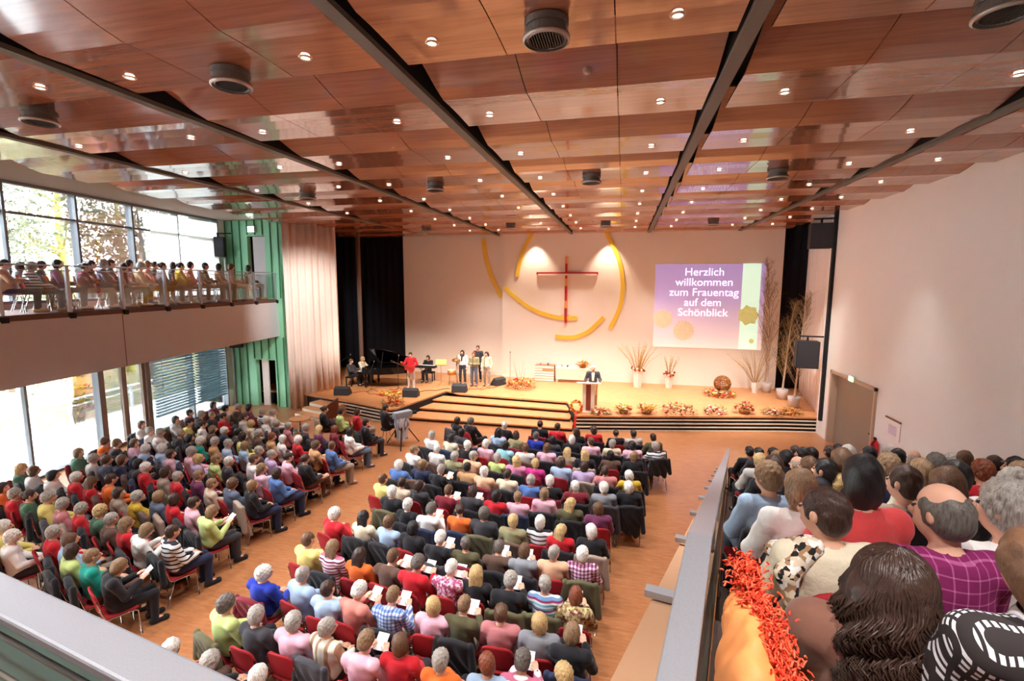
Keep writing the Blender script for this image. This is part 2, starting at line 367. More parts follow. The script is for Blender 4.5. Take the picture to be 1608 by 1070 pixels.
struct(MB().box((-15.8, 19.6, 0), (-14.4, 19.7, 2.4)).obj('wall_lobby', mat('terracotta wall', (176, 110, 80), 0.8)))
bst = thing('back_stairs', 'wooden stairs seen through the doorway in the green wall', 'stairs', (-14.95, 18.75, 0))
for k in range(6): MB().box((-0.3, 0.1 * k, 0.2 * k), (0.3, 0.75, 0.2 * (k + 1)), 0).obj('step', M_woodlight, bst)
# ceiling: slab, beams, sawtooth veneer strips
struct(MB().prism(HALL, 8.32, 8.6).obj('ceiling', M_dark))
sf = MB(); q = [LW(-23.3, 0, 0), LW(-23.3, FAS + 0.9, 0), LW(0.0, FAS + 0.9, 0), LW(0.0, 0, 0)]; sf.prism([(p.x, p.y) for p in q], 8.12, 8.3)
struct(sf.obj('ceiling_soffit', mat('rose-grey soffit', (160, 138, 128), 0.85, noise=0.03, nscale=3)))
BX = [-10.1, -6.35, -2.6, 1.1, 5.1]
for i, x in enumerate(BX):
    y1 = 24.5 if x > -9 else 19.0
    b = struct(MB().box((x - 0.075, YB, ZC - 0.03), (x + 0.075, y1, ZC + 0.03)).obj('beam', M_beam)); MB().box((x - 0.06, YB, ZC + 0.03), (x + 0.06, y1, 8.35)).obj('web', M_dark, b)  # web coloured near-black to paint the deep shade in the gaps beside the beam
P0, PER = 5.3, 2.17
prof_d = [(0.0, 0.27), (0.27, 0.205), (0.54, 0.13), (0.81, 0.055), (1.08, 0.0)]
prof_b = [(1.08, 0.0), (1.35, 0.012), (1.7, 0.012), (2.17, 0.0)]
edges = [None] + BX + [7.12]
def strip(mb, xa, xb, y0, prof, th=0.025):
    n = len(prof); vs = []
    for (dy, dz) in prof:
        y = y0 + dy; a = xa(y); b = xb(y)
        vs += [(a, y, ZC + dz), (b, y, ZC + dz), (b, y, ZC + dz + th), (a, y, ZC + dz + th)]
    fs = []
    for i in range(n - 1):
        o = 4 * i; p = o + 4
        fs += [(o, o + 1, p + 1, p), (o + 3, p + 3, p + 2, o + 2), (o, p, p + 3, o + 3), (o + 1, o + 2, p + 2, p + 1)]
    fs += [(0, 3, 2, 1), (4 * n - 4, 4 * n - 3, 4 * n - 2, 4 * n - 1)]
    mb.add(vs, fs)
for bi in range(6):
    mb = MB(); L, R = edges[bi], edges[bi + 1]
    for k in range(-5, 9):
        y0 = P0 + k * PER
        for pr in (prof_d, prof_b):
            for j in range(3):
                def X(t, g):
                    def f(y):
                        l = (xfas(y) + 0.35) if L is None else L + 0.19
                        r = R - (0.12 if R < 7 else 0.0)
                        return l + (r - l) * t + g
                    return f
                if y0 > 24.2: continue
                strip(mb, X(j / 3, 0.006 if j else 0), X((j + 1) / 3, -0.006 if j < 2 else 0), y0, [(min(dy, 24.4 - y0), dz) for dy, dz in pr if y0 + dy < 24.41 or dy == pr[0][0]])
    struct(mb.obj('ceiling_bay', M_veneer))
# ---------------------------------------------------------------- side gallery (tiers, parapet, rails)
GA = rad(12.3); GU = Vector((math.sin(GA), math.cos(GA), 0)); GN = Vector((math.cos(GA), -math.sin(GA), 0))
def tier(s): return 4.02 - 0.27 * s
def G(s, o, z): p = Vector((0.17, 1.37 - 1.4 * 0, 0)) ; base = Vector((0.22, 1.37, 0)) - GU * 1.4; q = base + GU * s + GN * o; return Vector((q.x, q.y, z))
tb = MB(); step = 0.5; s = -2.0; n = 0
SEND = 11.6
while s < SEND - 0.01:
    z = 3.9 if s < 0.4 else tier(s + step / 2) - 0.02
    def xr(o_s): 
        b = G(o_s, 0, 0); return (7.1 - b.x) / GN.x
    a = G(s, 0.03, 0); b = G(s + step, 0.03, 0); c = G(s + step, xr(s + step), 0); d = G(s, xr(s), 0)
    tb.prism([(a.x, a.y), (d.x, d.y), (c.x, c.y), (b.x, b.y)], max(0.0, z - 0.9) if s < SEND - 1 else 0.0, z); s += step
struct(tb.obj('floor_gallery', mat('dark gallery floor', (84, 62, 54), 0.7)))
pp = MB(); a0, a1, a2 = G(-1.4, 0, 0), G(1.4, 0, 0), G(14.4, 0, 0); OFF = 0.25
def quadz(mb, p, q, z0p, z1p, z0q, z1q, o0, o1):
    pl = [p - GN * o0, p - GN * o1, q - GN * o1, q - GN * o0]
    mb.prism([(v.x, v.y) for v in pl][::-1], [z0q, z0q, z0p, z0p], [z1q, z1q, z1p, z1p])
quadz(pp, a0, a1, 2.9, 4.2, 2.9, 4.2, 0.0, OFF); quadz(pp, a1, a2, 2.9, 4.2, 0.0, 0.24, 0.0, OFF)
struct(pp.obj('wall_parapet', mat('beige parapet plaster', (196, 152, 118), 0.75, noise=0.03)))
gr = thing('gallery_rail', 'broad brushed metal rail sloping down along the side gallery', 'railing', (a1.x, a1.y, 3.86), -GA)
def rail_part(name, pts, w, h, m, x0=0.0):
    mb = MB(); n = len(pts)
    vs = []
    for (y, z) in pts: vs += [(x0, y, z - h), (x0 + w, y, z - h), (x0 + w, y, z), (x0, y, z)]
    fs = [(0, 1, 2, 3), tuple(4 * (n - 1) + k for k in (3, 2, 1, 0))]
    for i in range(n - 1):
        o = 4 * i; fs += [(o + k, o + 4 + k, o + 4 + (k + 1) % 4, o + (k + 1) % 4) for k in range(4)]
    return mb.add(vs, fs).obj(name, m, gr)
bevel(rail_part('handrail', [(-2.8, 0.94), (0, 0.94), (13.06, -2.96)], 0.065, 0.016, M_alu, -0.024), 0.004)
rail_part('glass_panel', [(-2.8, 0.86), (0, 0.86), (13.0, -3.04)], 0.012, 0.74, M_glassr, 0.018)
for k, y in enumerate((-0.55, 1.0, 2.4, 3.8, 5.2, 6.6, 8.0, 9.4, 10.8, 12.2)):
    z = 0.94 if y < 0 else 0.94 - 3.9 / 13.06 * y
    p = MB().box((-0.02, y - 0.02, z - 0.6), (0.0, y + 0.02, z - 0.016)).obj('post', M_alu, gr)
    MB().box((-0.285, y - 0.03, z - 0.585), (0.0, y + 0.03, z - 0.55)).obj('bracket', M_alu, p)
# rear gallery the photographer leans on
RB = rad(-10.08); RU = Vector((math.cos(RB), math.sin(RB), 0)); RNn = Vector((-math.sin(RB), math.cos(RB), 0)); RC = Vector((0.03, 0.53, 0))
rg = MB(); q = [RC - RU * 8, RC + RU * 0.0, RC + RU * 0.0 - RNn * 2.5, RC - RU * 8 - RNn * 2.5]; rg.prism([(p.x, p.y) for p in q][::-1], 3.5, 3.9)
struct(rg.obj('floor_rear_gallery', MATS['dark gallery floor']))
rr = thing('rear_rail', 'broad grey metal rail crossing the lower corner with steel rods and tinted glass', 'railing', (RC.x, RC.y, 3.9), RB)
bevel(MB().box((-8, -0.083, 0.876), (0.0, 0.0, 0.9)).obj('handrail', M_alu, rr), 0.006)
MB().box((-8, -0.045, 0.05), (0, -0.030, 0.876)).obj('glass_panel', mat('teal tinted glass', (150, 200, 194), 0.18, noise=0.05, nscale=3), rr)
for z in (0.835, 0.735, 0.635): MB().tube([(-8, -0.072, z), (0, -0.072, z)], 0.006).obj('rod', M_beam, rr, True)
# ---------------------------------------------------------------- lamps and ceiling fittings
RING = mat('lamp ring', (206, 186, 170), 0.35, 0.6, noise=0)
mbr = MB(); mbr.lathe([(0.046, 0.0), (0.046, -0.012), (0.06, -0.012), (0.072, 0.0)], 20, caps=False); ring_me = mbr.mesh('ring', RING, True)
mbl = MB(); mbl.lathe([(0.045, -0.003), (0.045, 0.003)], 20); lamp_me = mbl.mesh('lamp', M_lamp)
def spot(name, loc, target, watts, angle, col=(1.0, 0.80, 0.58), blend=0.5, rad_=0.05, parent=None):
    d = bpy.data.lights.new(name, 'SPOT'); d.energy = watts; d.color = col; d.spot_size = rad(angle); d.spot_blend = blend; d.shadow_soft_size = rad_
    o = bpy.data.objects.new(name, d); C.objects.link(o); o.location = loc
    o.rotation_euler = (Vector(target) - Vector(loc)).to_track_quat('-Z', 'Y').to_euler()
    return o
DX = [-9.6, -7.17, -5.77, -3.41, -1.96, 0.4, 1.91, 4.36, 5.9]
for k in range(-4, 9):
    y = P0 + k * PER - 0.42
    for i, x in enumerate(DX):
        if y > 17 and x < -8 or y > 24: continue
        rowname = 'strip %s from the stage wall' % (ORD[9 - k])
        if y > 0.6:
            t = thing('downlight', 'small round downlight, %s ceiling strip from the stage wall, %s from the windows' % (ORD[9 - k], ORD[i + 1]), 'downlight', (x, y, ZC - 0.004), 0, 'round ceiling downlights')
            link('ring', ring_me, t); link('lamp', lamp_me, t)
        if k % 2 == 0 or y > 17: spot('downlight beam', (x, y, ZC - 0.03), (x, y, 0), DOWN_W * (1.0 if x < 4 else 0.7), 84 if x < 4 else 56, (1.0, 0.98, 0.95), 0.9)
# stage spotlights mounted under the beams, washing the stage and its wall
for x in (-11.0, -8.2, -5.4, -2.6, 0.2, 3.0, 5.6):
    spot('stage spotlight', (x * 0.9, 15.6, ZC - 0.15), (x, 21.4, 0.6), STAGE_W, 50, (1.0, 0.90, 0.78), 0.8, 0.12)
spot('added curtain fill', (-9.2, 13.6, ZC - 0.1), (-13.4, 18.8, 3.9), 950, 50, (1.0, 0.98, 0.95), 0.9, 0.08)  # extra lamp without a fitting, added to lighten the beige curtain
for x in (-4.35, -0.75):
    spot('wall washer', (x, 23.75, ZC - 0.05), (x, 24.25, 3.0), 150, 78, (1.0, 0.86, 0.66), 0.7, 0.06)
# ventilation outlets
vb = MB(); vb.lathe([(0.17, 0.3), (0.16, 0.02), (0.2, 0.0), (0.215, 0.0), (0.215, 0.03), (0.185, 0.03), (0.185, 0.1), (0.205, 0.1), (0.205, 0.16), (0.17, 0.16), (0.17, 0.3)], 28, caps=False); vbm = vb.mesh('body', mat('vent shell', (112, 104, 100), 0.45, 0.2), False)
vr = MB(); vr.lathe([(0.2, -0.02), (0.222, -0.01), (0.222, 0.012), (0.2, 0.012), (0.165, 0.0), (0.165, -0.01)], 28, caps=False); vrm = vr.mesh('rim', mat('vent rim', (190, 180, 174), 0.35, 0.4), True)
vg = MB()
for k in range(-6, 7):
    x = k * 0.025; h = math.sqrt(max(0.16 ** 2 - x * x, 0)); vg.box((x - 0.004, -h, -0.006), (x + 0.004, h, 0.02))
vgm = vg.mesh('grille', mat('vent fins', (60, 54, 54), 0.5, 0.3))
for i, (x, y) in enumerate([(-0.77, 4.74), (-4.47, 5.0), (-8.15, 5.5), (3.04, 5.15), (-0.78, 11.34), (-4.56, 11.45), (-8.43, 11.9), (3.14, 11.7), (-0.78, 20.0), (-4.69, 20.1), (-8.58, 20.4), (3.29, 20.3)]):
    where = ['over the middle of the hall', 'second bay from the windows', 'bay closest to the windows', 'bay beside the plain side wall'][i % 4]
    dist = ['in the strip above the audience', 'halfway along the ceiling', 'close to the stage wall'][i // 4]
    t = thing('ceiling_vent', 'round grey air outlet %s, %s' % (dist, where), 'air vent', (x, y, ZC - 0.16), 0, 'round air outlets')
    link('body', vbm, t); link('rim', vrm, t); link('grille', vgm, t)
for (x, y, w) in ((-0.49, 6.03, 'in the middle bay'), (-4.16, 8.42, 'one bay closer to the windows')):
    o = MB().lathe([(0.03, -0.035), (0.05, -0.02), (0.055, 0.0), (0.055, 0.06)], 18, (x, y, ZC + 0.06)).obj('smoke_detector', mat('grey plastic', (170, 130, 120), 0.5), None, True)
    tag(o, 'small round smoke detector on a dark ceiling strip %s' % w, 'smoke detector')
# loudspeakers, pole, exit sign, door sign, extinguisher
SPK = mat('speaker cabinet', (26, 25, 30), 0.6); GRL = mat('speaker grille', (44, 42, 48), 0.7, noise=0.4, nscale=200)
def speaker(loc, rz, w, d, h, label, tilt=0.0, knee=True):
    t = thing('loudspeaker', label, 'loudspeaker', loc, rz)
    bevel(MB().box((-w / 2, -d / 2, 0), (w / 2, d / 2, h)).obj('cabinet', SPK, t), 0.015)
    MB().box((-w / 2 + 0.03, -d / 2 - 0.012, 0.03), (w / 2 - 0.03, -d / 2 + 0.004, h - 0.03)).obj('grille', GRL, t)
    b = MB(); b.box((-0.03, -0.03, h), (0.03, 0.03, h + 0.14)); b.box((-0.25, -0.03, h + 0.14), (0.5, 0.03, h + 0.19)); b.obj('bracket', M_black, t)
    return t
speaker((6.68, 19.25, 6.72), rad(-8), 0.7, 0.5, 0.86, 'black loudspeaker on the pole just under the ceiling')
speaker((6.55, 19.35, 2.45), rad(-8), 0.72, 0.5, 0.98, 'black loudspeaker low on the pole beside the door')
speaker((-16.85, 17.55, 6.55), rad(30), 0.5, 0.4, 0.82, 'black loudspeaker hanging in front of the upper green wall')
speaker((-16.55, 17.85, 2.62), rad(30), 0.5, 0.3, 0.36, 'black loudspeaker under the balcony beside the blinds')
tag(MB().box((7.0, 18.98, ZS), (7.1, 19.12, 8.1)).obj('speaker_pole', M_black), 'tall thin black pole at the end of the plain side wall', 'pole')
tag(MB().lathe([(0.05, 0.0), (0.05, 1.75)], 12, (-16.75, 17.75, 4.75)).obj('stand_pole', mat('pale pole', (216, 226, 222), 0.5), None, True), 'pale pole below the loudspeaker at the upper green wall', 'pole')
tag(MB().lathe([(0.05, 0.0), (0.05, 2.6)], 12, (-16.7, 17.8, 0)).obj('stand_pole', M_frame, None, True), 'grey pole below the loudspeaker under the balcony', 'pole')
ex = thing('exit_sign', 'green lit exit sign over the grey door', 'exit sign', (7.02, 16.84, 2.46))
MB().box((-0.02, -0.16, 0), (0.06, 0.16, 0.16)).obj('housing', mat('sign housing', (210, 214, 205), 0.5), ex)
MB().box((-0.028, -0.15, 0.01), (-0.02, 0.15, 0.15)).obj('lit_panel', mat('lit green', (120, 230, 120), 0.5, noise=0, emit=5), ex)
ex2 = thing('exit_sign', 'white lit sign over the upper doorway in the green wall', 'exit sign', (-15.55, 18.0, 7.6))
MB().box((-0.16, -0.05, 0), (0.16, 0.1, 0.24)).obj('housing', MATS['sign housing'], ex2)
MB().box((-0.15, -0.06, 0.01), (0.15, -0.05, 0.23)).obj('lit_panel', mat('lit white', (236, 255, 236), 0.5, noise=0, emit=5), ex2)
po = thing('wall_notice', 'white framed notice on the plain side wall beside the door', 'notice', (7.09, 14.44, 1.4))
MB().box((-0.02, -0.36, 0), (0.0, 0.36, 0.5)).obj('sheet', M_paper, po)
MB().box((-0.03, -0.37, 0.49), (0.0, 0.37, 0.53)).obj('clip_rail', M_wooddark, po)
MB().box((-0.024, -0.2, 0.1), (-0.02, 0.18, 0.36)).obj('print', mat('pale violet print', (224, 212, 230), 0.7), po)
fe = thing('fire_extinguisher', 'red fire extinguisher on the wall beside the door', 'fire extinguisher', (6.98, 15.05, 0.62))
MB().lathe([(0.09, 0.0), (0.1, 0.03), (0.1, 0.42), (0.06, 0.5), (0.035, 0.53)], 18).obj('cylinder', mat('signal red', (196, 22, 34), 0.35), fe, True)
MB().box((-0.02, -0.05, 0.53), (0.02, 0.05, 0.6)).obj('valve', M_black, fe); MB().tube([(0, -0.05, 0.57), (-0.1, -0.08, 0.45), (-0.1, -0.06, 0.15)], 0.012).obj('hose', M_black, fe, True)
MB().box((-0.102, -0.05, 0.2), (-0.098, 0.05, 0.32)).obj('label_plate', M_paper, fe)
# gilded arcs and the cross on the stage wall
def arc(name, pts, y, label, w=0.2):
    P = [np.array(p, float) for p in pts]; mb = MB(); cur = []
    n = len(P)
    for i in range(n - 1):
        p0 = P[max(i - 1, 0)]; p1 = P[i]; p2 = P[i + 1]; p3 = P[min(i + 2, n - 1)]
        for k in range(8):
            t = k / 8; cur.append(0.5 * ((2 * p1) + (p2 - p0) * t + (2 * p0 - 5 * p1 + 4 * p2 - p3) * t * t + (3 * p1 - p0 - 3 * p2 + p3) * t ** 3))
    cur.append(P[-1]); vs = []
    for i, c in enumerate(cur):
        d = cur[min(i + 1, len(cur) - 1)] - cur[max(i - 1, 0)]; d /= np.linalg.norm(d); nn = np.array([-d[1], d[0]]) * w / 2
        for q, yy in ((c - nn, y), (c + nn, y), (c + nn, y - 0.05), (c - nn, y - 0.05)): vs.append((q[0], yy, q[1]))
    m = len(cur); fs = [(0, 1, 2, 3), tuple(4 * (m - 1) + k for k in (3, 2, 1, 0))]
    for i in range(m - 1):
        o = 4 * i; fs += [(o + k, o + (k + 1) % 4, o + 4 + (k + 1) % 4, o + 4 + k) for k in range(4)]
    return tag(mb.add(vs, fs).obj(name, M_gold), label, 'wall ornament', 'gilded arcs on the stage wall')
arc('gilded_arc', [(-7.16, 7.75), (-7.02, 6.7), (-6.71, 5.76), (-6.2, 4.72)], 24.54, 'golden arc on the separate board beside the black stage cloth', 0.24)
arc('gilded_arc', [(-6.0, 5.27), (-5.25, 4.62), (-4.36, 4.08), (-3.25, 3.76), (-2.23, 3.74)], 24.29, 'long golden arc sweeping under the foot of the cross')
arc('gilded_arc', [(-3.32, 2.79), (-2.42, 2.76), (-1.63, 3.11), (-0.92, 3.81)], 24.29, 'short lowest golden arc curling up below the cross')
arc('gilded_arc', [(-0.6, 3.26), (-0.15, 4.36), (-0.06, 5.51), (-0.32, 6.75), (-0.92, 7.93)], 24.29, 'tall golden arc between the cross and the projected slide')
arc('gilded_arc', [(-5.33, 5.8), (-5.15, 6.68), (-4.93, 7.27), (-4.53, 7.95)], 24.29, 'golden arc running from ceiling down beside the cross arm')
cr = thing('wall_cross', 'red and gold cross with clear glass strip on the stage wall', 'cross', (-2.8, 24.22, 3.5))
MRED = mat('red enamel', (176, 34, 36), 0.35, noise=0.25, nscale=6)
MB().box((-0.06, -0.06, 0), (0.05, 0.04, 3.3)).obj('upright', pattern('red gold strip', stripes(2, 1.1, [(186, 40, 40), (170, 26, 30), (226, 150, 70)]), 0.4), cr)
MB().box((-1.5, -0.05, 2.4), (1.56, 0.05, 2.52)).obj('crossbar', MRED, cr)
MB().box((-1.42, -0.07, 2.36), (1.5, -0.05, 2.44)).obj('bar_edge', M_slat, cr)
MB().box((-0.28, 0.05, 0.4), (0.24, 0.075, 3.28)).obj('glass_strip', mat('frosted glass strip', (238, 222, 206), 0.3), cr)
# projected slide: projector light painted as thin, faintly glowing panels
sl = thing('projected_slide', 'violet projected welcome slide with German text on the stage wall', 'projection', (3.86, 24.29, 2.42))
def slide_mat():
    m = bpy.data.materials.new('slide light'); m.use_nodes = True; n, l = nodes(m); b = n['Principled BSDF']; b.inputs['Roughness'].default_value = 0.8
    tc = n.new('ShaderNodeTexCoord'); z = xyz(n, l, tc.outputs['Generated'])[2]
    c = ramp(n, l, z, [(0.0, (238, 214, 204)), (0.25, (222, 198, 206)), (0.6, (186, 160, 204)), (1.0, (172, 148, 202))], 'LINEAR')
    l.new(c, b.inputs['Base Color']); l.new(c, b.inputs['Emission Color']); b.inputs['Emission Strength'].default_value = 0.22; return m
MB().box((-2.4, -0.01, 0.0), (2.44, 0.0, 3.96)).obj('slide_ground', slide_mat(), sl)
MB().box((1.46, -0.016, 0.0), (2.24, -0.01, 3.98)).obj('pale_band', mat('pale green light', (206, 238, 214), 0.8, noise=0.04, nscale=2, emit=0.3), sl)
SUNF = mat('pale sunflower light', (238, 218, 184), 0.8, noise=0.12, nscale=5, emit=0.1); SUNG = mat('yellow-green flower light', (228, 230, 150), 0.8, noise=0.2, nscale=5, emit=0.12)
def flower(cx, cz, r, n, m, name):
    mb = MB(); vs = [(cx, -0.02, cz)]
    for k in range(n * 2):
        t = PI * k / n; q = r * (1.0 if k % 2 == 0 else 0.78); vs.append((cx + q * math.cos(t), -0.02, cz + q * math.sin(t)))
    mb.add(vs, [(0, 1 + (k + 1) % (2 * n), 1 + k) for k in range(2 * n)]); mb.obj(name, m, sl)
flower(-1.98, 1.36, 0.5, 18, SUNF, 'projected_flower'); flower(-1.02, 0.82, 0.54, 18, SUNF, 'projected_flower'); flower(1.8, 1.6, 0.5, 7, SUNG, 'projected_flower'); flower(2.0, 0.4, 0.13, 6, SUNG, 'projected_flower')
def text(body, x, z, size, parent, m):
    cu = bpy.data.curves.new('text', 'FONT'); cu.body = body; cu.size = size; cu.align_x = 'CENTER'; cu.extrude = 0.002; cu.offset = 0.0
    o = bpy.data.objects.new('slide_text', cu); C.objects.link(o); o.data.materials.append(m)
    me = bpy.data.meshes.new_from_object(o.evaluated_get(bpy.context.evaluated_depsgraph_get())); bpy.data.objects.remove(o); t = link('slide_text', me, parent, (x, -0.02, z)); t.rotation_euler = (PI / 2, 0, 0)
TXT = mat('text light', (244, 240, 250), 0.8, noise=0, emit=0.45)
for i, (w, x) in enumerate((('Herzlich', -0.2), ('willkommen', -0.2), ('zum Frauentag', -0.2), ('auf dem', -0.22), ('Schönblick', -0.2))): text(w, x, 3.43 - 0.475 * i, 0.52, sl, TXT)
# ---------------------------------------------------------------- outside the windows
te = MB(); lbox(te, -30, 6, -4.2, -0.12, -0.3, -0.04); struct(te.obj('terrace', mat('pale terrace paving', (214, 214, 212), 0.8, noise=0.03)))
tr = thing('terrace_railing', 'white railing with thin rods along the terrace outside', 'railing', tuple(LW(-8, -3.9, -0.04)), RZL)
WR = mat('white enamel', (244, 246, 248), 0.45, noise=0.02)
for k in range(16): MB().box((-0.04, -13.4 + 1.35 * k - 0.05, 0), (0.04, -13.4 + 1.35 * k + 0.05, 1.02)).obj('post', WR, tr)
MB().box((-0.05, -14, 1.0), (0.05, 8, 1.07)).obj('top_rail', WR, tr); MB().box((-0.03, -14, 0.76), (0.03, 8, 0.81)).obj('middle_rail', WR, tr)
for z in (0.15, 0.27, 0.39, 0.51, 0.63): MB().tube([(0, -14, z), (0, 8, z)], 0.012, 6).obj('rod', M_frame, tr)
hill = MB(); NX, NY = 14, 20; vs = []
for i in range(NX + 1):
    for j in range(NY + 1):
        d = 4.3 + i * 4.5; s = -45 + j * 5.0; p = LW(s, -d, 0); vs.append((p.x, p.y, -1.2 + 0.10 * max(0, d - 9) + 0.5 * math.sin(i * 1.3 + j * 0.7)))
hill.add(vs, [(i * (NY + 1) + j, i * (NY + 1) + j + 1, (i + 1) * (NY + 1) + j + 1, (i + 1) * (NY + 1) + j) for i in range(NX) for j in range(NY)])
hm = pattern('hillside grass', lambda n, l, v: (lambda nz: (l.new(v, nz.inputs['Vector']), ramp(n, l, nz.outputs['Fac'], [(0.3, (62, 66, 38)), (0.5, (88, 86, 50)), (0.7, (100, 74, 52))], 'LINEAR'))[1])((lambda k: (setattr(k.inputs['Scale'], 'default_value', 0.8), k)[1])(n.new('ShaderNodeTexNoise'))), 0.9)
struct(hill.obj('ground', hm, None, True))
BARK = mat('mossy bark', (112, 106, 40), 0.9, noise=0.3, nscale=8); BARK2 = mat('grey bark', (66, 58, 50), 0.9, noise=0.3, nscale=8)
LEAF = [mat('spring foliage', (70, 76, 48), 0.8, noise=0.3, nscale=3), mat('grey-green foliage', (62, 66, 52), 0.8, noise=0.3, nscale=3), mat('russet foliage', (84, 76, 60), 0.8, noise=0.3, nscale=3)]
def tree_meshes(h, crown, n, bark, leaf, seed):
    r = random.Random(seed); t = MB(); t.tube([(0, 0, -1.5), (0.1, 0, h * 0.3), (-0.1, 0.1, h * 0.6), (0.1, 0, h)], [0.28, 0.22, 0.15, 0.04], 9)
    lf = MB(); tips = []
    for k in range(40):
        z = h * r.uniform(0.12, 0.95); a = r.uniform(0, 2 * PI); L = crown * r.uniform(0.5, 1.0) * (1.1 - 0.6 * z / h)
        p0 = Vector((0, 0, z)); p1 = p0 + Vector((math.cos(a) * L * 0.6, math.sin(a) * L * 0.6, L * 0.25)); p2 = p1 + Vector((math.cos(a + r.uniform(-.6, .6)) * L * 0.5, math.sin(a) * L * 0.5, L * 0.25))
        t.tube([p0, p1, p2], [0.06, 0.035, 0.01], 5); tips += [p1, p2, (p1 + p2) / 2]
    for k in range(n):
        c = r.choice(tips) + Vector((r.gauss(0, 0.6), r.gauss(0, 0.6), r.gauss(0, 0.6))); q = r.uniform(0.06, 0.15)
        u = Vector((r.gauss(0, 1), r.gauss(0, 1), r.gauss(0, 1))).normalized() * q; v = u.cross(Vector((r.gauss(0, 1), r.gauss(0, 1), r.gauss(0, 1)))).normalized() * q
        lf.add([c - u, c + v * 0.6, c + u, c - v * 0.6], [(0, 1, 2, 3)])
    return t.mesh('trunk', bark, True), lf.mesh('foliage', leaf)
TM = [tree_meshes(13, 3.9, 5200, BARK, LEAF[0], 1), tree_meshes(15, 4.1, 5200, BARK2, LEAF[1], 2), tree_meshes(11, 3.8, 5200, BARK2, LEAF[2], 3)]
TL = ['moss-yellow trunked bare tree', 'tall grey-green tree', 'low russet tree']
k = 0
for row, d in enumerate((9.5, 15, 22, 30)):
    for j in range(8):
        s = -31 + j * 5.6 + (row % 2) * 2.6 + random.uniform(-0.8, 0.8); p = LW(s, -d - random.uniform(0, 2), -1.0 + 0.1 * max(0, d - 9)); v = (row + 2 * j) % 3
        t = thing('tree', '%s outside, %s row behind the white railing, %s along' % (TL[v], ORD[row + 1], ORD[j + 1]), 'tree', p, random.uniform(0, 6), 'trees outside the windows')
        link('trunk', TM[v][0], t); link('foliage', TM[v][1], t); t.scale = (1, 1, random.uniform(0.9, 1.15))
# blinds
BL = mat('blue-grey blind slat', (92, 122, 132), 0.5, 0.2, noise=0.04)
for a, b, lab in ((-4.55, -2.58, 'blue-grey lowered venetian blind beside the glazed door'), (-2.5, -0.75, 'blue-grey lowered venetian blind beside the green wall')):
    t = thing('venetian_blind', lab, 'blind', tuple(LW((a + b) / 2, 0.22, 0.66)), RZL)
    mb = MB(); w = (b - a) / 2; z = 0.0
    while z < 2.4:
        mb.box((-0.055, -w, z), (0.055, w, z + 0.012), 0, Matrix.Translation((0, 0, z)) @ Matrix.Rotation(rad(24), 4, 'Y') @ Matrix.Translation((0, 0, -z))); z += 0.11
    mb.obj('slats', BL, t)
    for y in (-w * 0.6, w * 0.6): MB().box((-0.004, y - 0.012, 0), (0.004, y + 0.012, 2.42)).obj('ladder_tape', M_frame, t)
    MB().box((-0.05, -w, -0.03), (0.05, w, -0.005)).obj('bottom_bar', M_frame, t); MB().box((-0.06, -w, 2.38), (0.06, w, 2.44)).obj('head_box', M_frame, t)
def sheer():
    m = bpy.data.materials.new('white sheer screen'); m.use_nodes = True; n, l = nodes(m); n.remove(n['Principled BSDF'])
    a = n.new('ShaderNodeBsdfTranslucent'); a.inputs[0].default_value = (0.95, 0.97, 0.98, 1); d = n.new('ShaderNodeBsdfDiffuse'); d.inputs[0].default_value = (0.9, 0.93, 0.94, 1)
    t = n.new('ShaderNodeBsdfTransparent'); x = n.new('ShaderNodeMixShader'); x.inputs[0].default_value = 0.3; y = n.new('ShaderNodeMixShader'); y.inputs[0].default_value = 0.3
    l.new(a.outputs[0], x.inputs[1]); l.new(d.outputs[0], x.inputs[2]); l.new(x.outputs[0], y.inputs[1]); l.new(t.outputs[0], y.inputs[2]); l.new(y.outputs[0], n['Material Output'].inputs[0]); return m
MSH = sheer()
for a, b, lab in ((-4.05, -2.76, 'white sheer roller screen in the second upper window bay from the green wall'), (-2.68, -0.55, 'white sheer roller screen in the upper window bay next to the green wall')):
    tag(lbox(MB(), a, b, 0.13, 0.14, 4.95, 7.95).obj('roller_screen', MSH), lab, 'roller blind')
